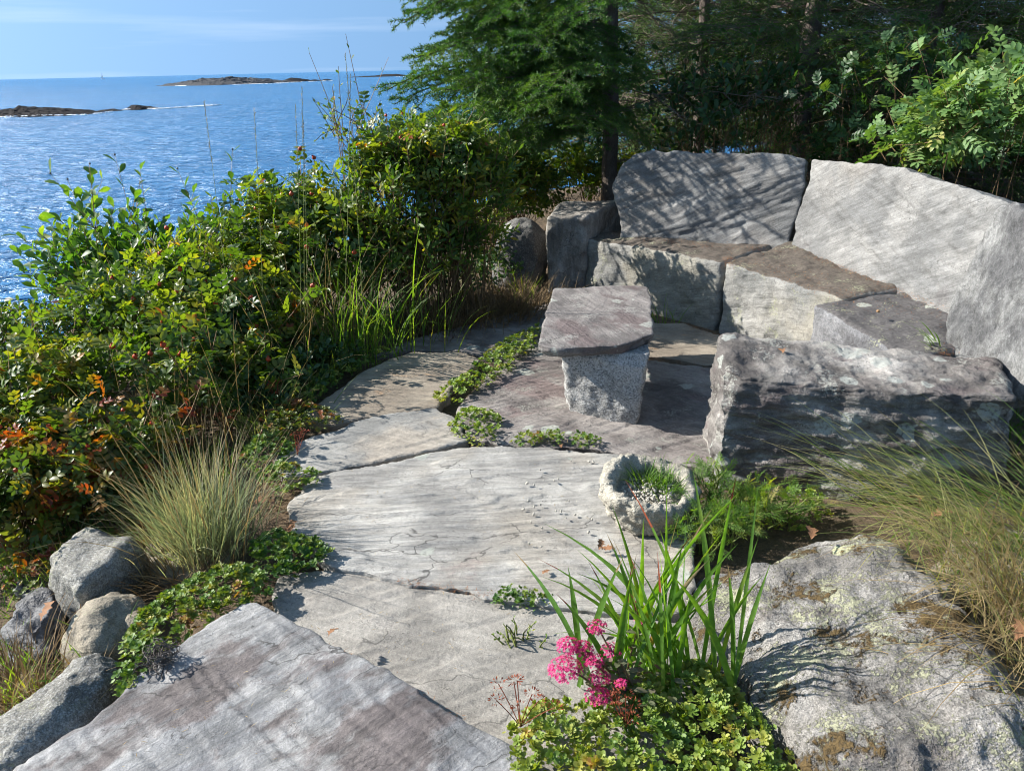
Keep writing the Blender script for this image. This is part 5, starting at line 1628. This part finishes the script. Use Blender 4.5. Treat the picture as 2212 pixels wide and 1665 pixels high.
# ------------------------------------------------------------------ pink stonecrop
r = np.random.default_rng(811)
pb = G(1370, 1510, 0.04)
pk = thing('stonecrop_plant', 'stonecrop with hot pink flower heads in front of the iris', 'flower', pb)
heads = [(1290, 1352, 1.52, .022), (1228, 1392, 1.50, .026), (1258, 1400, 1.50, .024), (1222, 1442, 1.44, .036), (1320, 1402, 1.50, .022), (1282, 1425, 1.47, .022), (1296, 1462, 1.44, .022), (1292, 1502, 1.40, .027), (1342, 1476, 1.42, .015), (1385, 1340, 1.55, .014)]
petal = leaf_shape(1, 0.45, 0.5, 0.2, 0, 2)
star = merge([(xf(petal[0], (0, 0, 0), 2 * pi * k / 5, 1.0, 0.45), petal[1]) for k in range(5)])
lshape = [leaf_shape(1, 0.55, 0.62, 0.2, c_, 4, 0.1) for c_ in (0.1, -0.1, 0.25)]
lme = [make_mesh('leaf', v, f, None, M_show) for v, f in lshape]
spr = []
for i, (x, y, Y, hr) in enumerate(heads):
    hr = hr * 1.22
    e = at(x, y, Y) - pb
    b0 = np.array([r.normal() * 0.04, r.normal() * 0.03, -0.03])
    s = np.linspace(0, 1, 8)[:, None]
    ctrl = b0 + (e - b0) * np.array([0.35, 0.35, 0.6])
    P = (1 - s) ** 2 * b0 + 2 * s * (1 - s) * ctrl + s ** 2 * e
    V, F = tubes([P], [np.linspace(0.0034, 0.0022, 8)], 5)
    obj('stem', make_mesh('stem', V, F, None, M_stem), pk)
    k = int(90 * (hr / 0.026) ** 2)
    a = r.random(k) * 2 * pi; q = np.sqrt(r.random(k))
    pos = np.column_stack([np.cos(a) * q, np.sin(a) * q, 0.55 * np.sqrt(1 - q * q * 0.9) + r.normal(size=k) * 0.06]) * hr
    d = np.column_stack([np.cos(a) * q, np.sin(a) * q, np.full(k, 1.0)]) + r.normal(size=(k, 3)) * 0.2
    d /= np.linalg.norm(d, axis=1, keepdims=True)
    y0 = np.cross(d, r.normal(size=(k, 3)))
    V, F = stamp(star[0], star[1], frames(e + pos - np.array([0, 0, hr * 0.3]), y0, d, r.uniform(0.0045, 0.0065, k)))
    obj('flower_head', make_mesh('flower_head', V, F, None, M_pink, rnd=np.repeat(r.random(k), len(star[0]))), pk)
    for j in range(9):
        u = 0.25 + 0.65 * j / 9
        p = (1 - u) ** 2 * b0 + 2 * u * (1 - u) * ctrl + u ** 2 * e
        az = j * 2.4 + i
        m = frames(p[None], np.array([[math.cos(az), math.sin(az), 0.45]]), np.array([[0, 0, 1.0]]), [r.uniform(0.022, 0.038)])[0]
        o = bpy.data.objects.new('leaf', lme[j % 3]); o.parent = pk; o.matrix_local = mat4(m); col.objects.link(o)
for j in range(70):      # flowerless leafy shoots
    p = np.array([r.uniform(-0.10, 0.10), r.uniform(-0.10, 0.05), r.uniform(0.0, 0.09)])
    az = r.uniform(0, 2 * pi)
    m = frames(p[None], np.array([[math.cos(az), math.sin(az), r.uniform(0.0, 0.7)]]), np.array([[0, 0, 1.0]]), [r.uniform(0.022, 0.042)])[0]
    o = bpy.data.objects.new('leaf', lme[j % 3]); o.parent = pk; o.matrix_local = mat4(m); col.objects.link(o)

# ------------------------------------------------------------------ planter
r = np.random.default_rng(821)
pc = G(1398, 1095, 0.06)
pc[2] = 0.015
planter = thing('stone_planter', 'rough pale tufa bowl planter with crumbling rim beside the stone block', 'planter', pc)
prof = np.array([(0.0, 0.0), (0.09, -0.005), (0.115, 0.0), (0.128, 0.03), (0.138, 0.07), (0.150, 0.11), (0.158, 0.145), (0.156, 0.165), (0.145, 0.178), (0.130, 0.178), (0.118, 0.168), (0.110, 0.15), (0.105, 0.13), (0.095, 0.112), (0.05, 0.105), (0.0, 0.104)])
rs = [prof[0]]
for a, b in zip(prof[:-1], prof[1:]):
    k = max(1, int(np.linalg.norm(b - a) / 0.007))
    rs += [a + (b - a) * (j + 1) / k for j in range(k)]
rs = np.array(rs)
na = 150
an = np.arange(na) * 2 * pi / na
V = np.stack([rs[:, None, 0] * np.cos(an), rs[:, None, 0] * np.sin(an), np.repeat(rs[:, 1:2], na, 1)], -1)
hi = 1 + 0.22 * sstep(0.05, 0.16, V[..., 2]) * (0.7 * np.cos(an - 2.3)[None] + 0.5 * np.sin(3 * an + 1)[None] * 0.5)
V[..., 2] *= hi
V = V.reshape(-1, 3)
V[:, 0] *= 1.16
V[:, 1] *= 1.10
V[:, 2] *= 0.92
i = np.arange((len(rs) - 1) * na).reshape(len(rs) - 1, na)
F = np.stack([i, np.roll(i, -1, 1), np.roll(i, -1, 1) + na, i + na], -1).reshape(-1, 4)
nm = vnormals(V, F)
V = V + nm * (fbm(V * 16, 4, 77, 0.6) * 0.016 + 0.007 * np.abs(fbm(V * 60, 3, 78, 0.6)))[:, None]
obj('bowl', make_mesh('bowl', V, F, None, M_tufa), planter)


def pebble_mesh(seed, mat):
    g = np.random.default_rng(seed)
    V, F = block(np.array([(x, y, z) for z in (-.5, .5) for y in (-.6, .6) for x in (-.8, .8)]) * g.uniform(0.7, 1.2, (8, 3)), spacing=0.4, rad=0.35, seed=seed, amp=0.0)
    return V, F


pb_v, pb_f = pebble_mesh(3, M_gravel)
k = 260
a = r.random(k) * 2 * pi; q = np.sqrt(r.random(k)) * 0.10
pos = np.column_stack([np.cos(a) * q, np.sin(a) * q, 0.115 + r.random(k) * 0.012])
V, F = stamp(pb_v, pb_f, frames(pos, r.normal(size=(k, 3)), r.normal(size=(k, 3)), r.uniform(0.003, 0.009, k)))
o = obj('grit', make_mesh('grit', V, F, None, M_gravel), planter)
o['kind'] = 'stuff'
tuft('planter_herb', 'small green herb growing in the tufa planter', [pc + np.array([0.05, 0.04, 0.12]), pc + np.array([0.0, 0.06, 0.12]), pc + np.array([0.08, 0.0, 0.12])], 320, (0.04, 0.12), M_grass, 822, (0.0025, 0.004), (0.2, 1.1), (0.2, 1.0), spread=0.025, cat='herb')
k = 34
for j in range(k):       # crumbs of tufa on the slab
    x, y = r.uniform(1130, 1290), r.uniform(975, 1200)
    p = G(x, y, 0.03)
    if j == 0:
        pme = make_mesh('tufa_crumb', pb_v, pb_f, None, M_gravel)
    o = obj('tufa_crumb', pme, None, (p[0], p[1], 0.032))
    o.scale = [r.uniform(0.003, 0.009)] * 3
    o.rotation_euler = (r.uniform(0, 3), r.uniform(0, 3), r.uniform(0, 3))
    tag(o, 'tiny pale crumb of tufa lying on the pale slab by the planter', 'pebble', 'tufa crumbs by the planter')

shrub('fern_plant', 'feathery green yarrow between the planter and the stone block', [ell(1580, 1110, 2.35, 85, 28, 0.10), ell(1670, 1105, 2.38, 80, 22, 0.08), ell(1530, 1050, 2.45, 30, 28, 0.05), ell(1540, 1150, 2.2, 60, 25, 0.08)], L_fern, M_grass, (0.06, 0.10), 120, 4, 831,
      nobj=290, twig_len=0.05, up=0.8, cat='yarrow', stem_mat=M_gstem)
sedum('sedum_patch', 'small green weeds at the foot of the stone block', [(1560, 1080), (1700, 1060), (1790, 1075), (1780, 1130), (1640, 1150), (1570, 1130)], 0.0, 160, (0.010, 0.016), M_sedum_y, 832, 0.04)
shrub('clover_sprig', 'trailing sprig of small round leaves on the warm grey slab', [ell(1120, 1400, 1.75, 40, 40, 0.05), ell(1150, 1430, 1.7, 40, 30, 0.05)], L_oval, M_sedum, (0.010, 0.016), 14, 5, 833, nobj=60, twig_len=0.05, up=0.5, cat='weed', stem_mat=M_gstem)

# ------------------------------------------------------------------ small things
def oak_leaf(seed):
    g = np.random.default_rng(seed)
    n = 13
    t = np.linspace(0, 1, n)
    w = (0.10 + 0.26 * np.sin(pi * t ** 0.8)) * (0.68 + 0.32 * np.cos(t * 4 * 2 * pi * 0.97 + 0.4))
    w[0] = 0.015; w[-1] = 0.05
    z = 0.16 * np.sin(t * pi * 1.2 + g.uniform(0, 2)) + 0.03 * g.normal(size=n)
    e1, e2 = g.uniform(-0.1, 0.5), g.uniform(0.1, 0.6)
    V = np.stack([np.column_stack([-w, t, z + e1 * w + 0.04 * g.normal(size=n)]), np.column_stack([0 * w, t, z]), np.column_stack([w, t, z + e2 * w + 0.04 * g.normal(size=n)])], 1).reshape(-1, 3)
    k = np.arange(n - 1) * 3
    F = np.concatenate([np.stack([k, k + 1, k + 4, k + 3], -1), np.stack([k + 1, k + 2, k + 5, k + 4], -1)])
    st = np.array([(-0.012, -0.25, 0), (0.012, -0.25, 0), (0.012, 0.02, z[0]), (-0.012, 0.02, z[0])])
    return merge([(V, F), (st, np.array([(0, 1, 2, 3)]))])


oaks = [make_mesh('fallen_leaf', *oak_leaf(900 + i), None, M_oak) for i in range(4)]
for i, (x, y, z, s, lab) in enumerate([
        (600, 1090, 0.06, 0.10, 'large crumpled brown oak leaf beside the grass tuft'), (645, 1130, 0.045, 0.075, 'lobed brown oak leaf lying on the edge of the pale slab'),
        (1172, 1240, 0.03, 0.03, 'small brown leaf on the pale slab near the iris'), (1300, 1165, 0.035, 0.045, 'curled brown leaf on the pale slab by the planter'),
        (710, 1372, 0.09, 0.045, 'brown leaf caught on the edge of the stained slab'), (580, 1275, 0.05, 0.05, 'orange brown leaf in the sedum at the slab corner'),
        (120, 1300, 0.09, 0.07, 'orange brown leaf between the edging rocks'), (1750, 1140, 0.20, 0.06, 'brown oak leaf resting on top of the lichen boulder'),
        (2010, 1120, 0.16, 0.09, 'broad tan leaf caught in the long grass'), (1985, 1085, 0.18, 0.08, 'pale brown leaf high in the long grass'), (2205, 1340, 0.30, 0.06, 'curled brown leaf in the straw'),
        (1210, 962, 0.035, 0.035, 'tiny brown leaf behind the pale slab'), (1690, 757, 0.47, 0.05, 'brown leaf on top of the long stone block'), (1325, 1190, 0.03, 0.05, 'brown leaf under the iris blades')]):
    p = G(x, y, z)
    o = obj('fallen_leaf', oaks[i % 4], None, p)
    o.rotation_euler = (r.uniform(-0.3, 0.3), r.uniform(-0.3, 0.3), r.uniform(0, 6))
    o.scale = (s,) * 3
    tag(o, lab, 'leaf')
acv, acf = tubes([np.array([(0, 0, z) for z in (-1, -0.8, -0.3, 0.3, 0.55, 0.6, 0.85, 1.0, 1.3)])], [[0.05, 0.45, 0.75, 0.78, 0.7, 0.88, 0.75, 0.2, 0.1]], 12)
acm = make_mesh('acorn', acv, acf, None, M_acorn)
for x, y, z, lab in [(818, 1480, 0.018, 'acorn in the joint beside the stained slab'), (1896, 672, 0.465, 'acorn on the seat block with orange lichen'), (790, 1437, 0.018, 'small nut in the joint near the slab corner')]:
    p = G(x, y, z)
    o = obj('acorn', acm, None, p)
    o.scale = (0.009,) * 3
    o.rotation_euler = (1.4, 0.3, r.uniform(0, 6))
    tag(o, lab, 'acorn')

# dead root tangle
r = np.random.default_rng(841)
rb = G(345, 1415, 0.10)
paths = []
for i in range(60):
    c = np.array([r.normal() * 0.022, r.normal() * 0.03 - 0.01, r.uniform(-0.04, 0.03)])
    st = r.normal(size=3)
    P = [c]
    for k in range(9):
        st = st * 0.7 + r.normal(size=3) * 0.7 - P[-1] * 12
        P.append(P[-1] + st / np.linalg.norm(st) * 0.012)
    paths.append(np.array(P))
V, F = tubes(paths, [np.linspace(0.0018, 0.0008, 10)] * 60, 4)
tag(obj('root_tangle', make_mesh('root_tangle', V, F, None, M_root), None, rb), 'tangle of dead grey roots hanging over the stained slab corner', 'roots')

# fallen needles along the bench
def litter(name, label, spots, n, mat, seed, ln=(0.012, 0.022)):
    g = np.random.default_rng(seed)
    b0 = np.array(spots[0][0], float)
    P = []
    for a, b, sprd, wgt in spots:
        k = int(n * wgt)
        t = g.random(k)[:, None]
        q = np.array(a) * (1 - t) + np.array(b) * t
        q[:, :2] += g.normal(size=(k, 2)) * sprd
        q[:, 2] += g.random(k) * 0.012
        P.append(q)
    P = np.concatenate(P); k = len(P)
    a = g.random(k) * 2 * pi
    d = np.column_stack([np.cos(a), np.sin(a), g.normal(size=k) * 0.25])
    lf = leaf_shape(1, 0.10, 0.5, 0.2, 0.05, 2)
    V, F = stamp(lf[0], lf[1], frames(P - b0, d, np.tile([0, 0, 1.0], (k, 1)), g.uniform(*ln, k)))
    o = obj(name, make_mesh(name, V, F, None, mat, rnd=np.repeat(g.random(k), len(lf[0]))), None, b0)
    o['label'] = label; o['category'] = 'needles'; o['kind'] = 'stuff'


litter('fallen_needles', 'orange brown spruce needles lying along the bench seat', [
    (G(1720, 540, 0.46), G(2040, 668, 0.46), 0.03, 0.40), (G(2035, 680, 0.43), G(2040, 770, 0.38), 0.025, 0.25), (G(1570, 555, 0.45), G(1580, 580, 0.43), 0.02, 0.1),
    (G(1400, 520, 0.46), G(1690, 545, 0.46), 0.06, 0.2), (G(1600, 560, 0.46), G(1950, 680, 0.46), 0.1, 0.25)], 2200, M_needle_dry, 851)
litter('fallen_needles', 'brown needles and grit in the joints at the foot of the bench', [(G(1480, 700, 0.02), G(1570, 735, 0.02), 0.03, 0.5), (G(860, 1256, 0.03), G(1060, 1288, 0.03), 0.01, 0.2), (G(700, 1395, 0.02), G(1000, 1560, 0.02), 0.008, 0.3)], 700, M_needle_dry, 852, (0.008, 0.018))

litter('fallen_needles', 'scattered needles and bits of straw on the paving', [
    (G(650, 1100, 0.032), G(1300, 1080, 0.032), 0.16, 0.35), (G(650, 1290, 0.012), G(1250, 1450, 0.012), 0.12, 0.30), (G(300, 1600, 0.085), G(700, 1440, 0.085), 0.10, 0.15),
    (G(720, 870, 0.02), G(1000, 900, 0.02), 0.10, 0.2)], 260, M_straw, 853, (0.006, 0.022))

# ------------------------------------------------------------------ islands
M_isle = stone_mat('island_rock', (0.05, 0.046, 0.045), (0.13, 0.12, 0.115), band=0.2, crack=0, bump=0.3, grain=0.1, flake=0, alb=0.65, spec=0.05, top=(0.095, 0.095, 0.098), top_lo=0.72)
M_reef = stone_mat('reef_rock', (0.018, 0.017, 0.018), (0.04, 0.036, 0.035), band=0.3, crack=0, bump=0.3, grain=0.1, flake=0, alb=0.8, spec=0.05)
mf = NT('sea_foam')
M_foam = mf.out(mf.n('BsdfPrincipled', {'Base Color': (0.85, 0.88, 0.9, 1), 'Roughness': 0.7}).outputs[0])


def rock_isle(name, label, A, B, wid, prof, mat, seed, res=1.0, rough=0.35, cat='island'):
    """rocky isle along the line A-B with a height profile, rising out of the sea"""
    A, B = np.array(A, float), np.array(B, float)
    L = np.linalg.norm(B - A)
    u = (B - A) / L
    v = np.array([-u[1], u[0]])
    nu, nv = int(L / res), max(14, int(wid / res))
    S, T_ = np.meshgrid(np.linspace(0, 1, nu + 1), np.linspace(-1, 1, nv + 1), indexing='ij')
    hp = np.interp(S.ravel(), *zip(*prof))
    xy = A + np.outer(S.ravel() * L, u) + np.outer(T_.ravel() * wid / 2, v)
    P3 = np.column_stack([xy, np.zeros(len(xy))])
    n = fbm(P3 / (wid * 0.45), 5, seed, 0.6)
    n2 = np.abs(fbm((np.column_stack([(xy - A) @ u, (xy - A) @ v * 2.5, np.zeros(len(xy))])) / (wid * 0.25), 4, seed + 5, 0.6))
    env = np.clip(1 - T_.ravel() ** 2 * (1.0 + 0.5 * n), -0.4, 1)
    z = hp * (env * (0.9 + 0.25 * n) + rough * 0.6 * (n2 - 0.25)) - 0.25
    z = 0.5 * z + 0.5 * terrace(z / max(hp.max(), .1), 9, 0.25) * max(hp.max(), .1)
    i = np.arange(nu * (nv + 1)).reshape(nu, nv + 1)[:, :-1].ravel()
    F = np.stack([i, i + nv + 1, i + nv + 2, i + 1], -1)
    c = np.array([*(0.5 * (A + B)), SEA])
    V = np.column_stack([xy - c[:2], z])
    return tag(obj(name, make_mesh(name, V, F, None, mat, False), None, c), label, cat)


def wp(x, y):
    return G(x, y, SEA)[:2]


rock_isle('rocky_island', 'low rocky island with a pale top out at sea', wp(388, 186), wp(605, 178), 60, [(0, 0.3), (0.08, 2.6), (0.25, 3.6), (0.5, 4.4), (0.75, 3.4), (0.93, 1.5), (1, 0.3)], M_isle, 911, 1.0, 0.55)
rock_isle('rocky_islet', 'small dark skerry just past the rocky island', wp(612, 178), wp(662, 175), 20, [(0, 0.2), (0.4, 2.8), (0.7, 2.2), (1, 0.2)], M_reef, 912, 1.0)
rock_isle('rocky_islet', 'lowest string of rocks between skerry and far islet', wp(664, 176), wp(716, 174), 12, [(0, 0.5), (0.3, 1.3), (0.6, 0.6), (0.8, 1.4), (1, 0.2)], M_reef, 913, 1.0)
rock_isle('rocky_islet', 'far thin rocky islet near the horizon', wp(750, 168), wp(878, 164.5), 60, [(0, 0.4), (0.15, 1), (0.5, 1.5), (0.7, 3.0), (0.85, 2.5), (1, 0.4)], M_reef, 914, 1.5, 0.2)
rock_isle('rock_ledge', 'dark ledge of flat black rock nearer the shore', wp(-160, 252), wp(208, 246), 16, [(0, 1.1), (0.3, 1.2), (0.45, 1.0), (0.55, 1.7), (0.7, 1.5), (0.9, 0.9), (1, 0.2)], M_reef, 915, 0.35, 0.5, 'ledge')
rock_isle('rock_ledge', 'thin broken end of the dark ledge with surf', wp(212, 241), wp(345, 234), 8, [(0, 0.3), (0.2, 0.7), (0.4, 0.25), (0.6, 1.1), (0.85, 0.8), (1, 0.2)], M_reef, 916, 0.35, 0.5, 'ledge')


def foam(label, strips, seed):
    g = np.random.default_rng(seed)
    Vs, Fs, off = [], [], 0
    for (x0, y0, x1, y1, n, sz) in strips:
        a, b = wp(x0, y0), wp(x1, y1)
        for i in range(n):
            t = g.random()
            c = a * (1 - t) + b * t + g.normal(size=2) * sz * 0.5
            k = 9
            an = np.arange(k) * 2 * pi / k
            rr = sz * g.uniform(0.3, 1.0) * (1 + 0.4 * g.normal(size=k))
            dirv = (b - a) / np.linalg.norm(b - a); pv = np.array([-dirv[1], dirv[0]])
            pts = c + np.outer(rr * np.cos(an) * 2.0, dirv) + np.outer(rr * np.sin(an) * 0.6, pv)
            Vs.append(np.column_stack([pts, np.full(k, SEA + 0.05 + 0.1 * g.random())])); Vs.append(np.array([[*c, SEA + 0.25]]))
            Fs.append(np.stack([off + np.arange(k), off + (np.arange(k) + 1) % k, np.full(k, off + k)], -1)); off += k + 1
    V = np.concatenate(Vs); c = V.mean(0)
    o = obj('surf_foam', make_mesh('surf_foam', V - c, None, np.concatenate(Fs), M_foam, False), None, c)
    o['label'] = label; o['category'] = 'foam'; o['kind'] = 'stuff'


foam('white surf breaking along the dark ledge', [(345, 236, 470, 228, 60, 0.7), (205, 247, 250, 242, 14, 0.35), (0, 254, 200, 249, 30, 0.3), (270, 238, 345, 236, 16, 0.4)], 921)
foam('white surf around the rocky island', [(372, 186.5, 600, 181, 40, 1.6), (600, 180, 720, 175, 26, 1.6), (850, 167, 940, 163.5, 20, 2.5)], 922)

# a sail on the horizon
sp_ = G(222, 168.6, SEA)
sp_ = EYE + (sp_ - EYE) * (2600.0 / np.linalg.norm(sp_ - EYE)); sp_[2] = SEA
boat = thing('sailing_boat', 'tiny white sailing boat far out on the horizon', 'boat', sp_)
M_sail = plain_mat('white_sail', (0.6, 0.6, 0.6), (0.75, 0.75, 0.75), 1)
hv = np.array([(-6, 0, 0), (-4, -1.6, 0), (4, -1.4, 0), (6.5, 0, 0), (4, 1.4, 0), (-4, 1.6, 0)]); ht = hv * 1.08 + np.array([0, 0, 1.8])
obj('hull', make_mesh('hull', np.concatenate([hv, ht, [(0, 0, 1.9)]]), [(i, (i + 1) % 6, (i + 1) % 6 + 6, i + 6) for i in range(6)], [(i + 6, (i + 1) % 6 + 6, 12) for i in range(6)], M_sail, False), boat)
V, F = tubes([np.array([(0, 0, 1), (0, 0, 18)])], [[0.15, 0.08]], 6)
obj('mast', make_mesh('mast', V, F, None, M_twig), boat)
obj('sail', make_mesh('sail', np.array([(0.2, 0, 3), (-5, 0.6, 3.4), (-2.6, 0.7, 9), (0.2, 0, 17)]), [(0, 1, 2, 3)], None, M_sail, False), boat)
print('script seconds', round(time.time() - T0, 1))
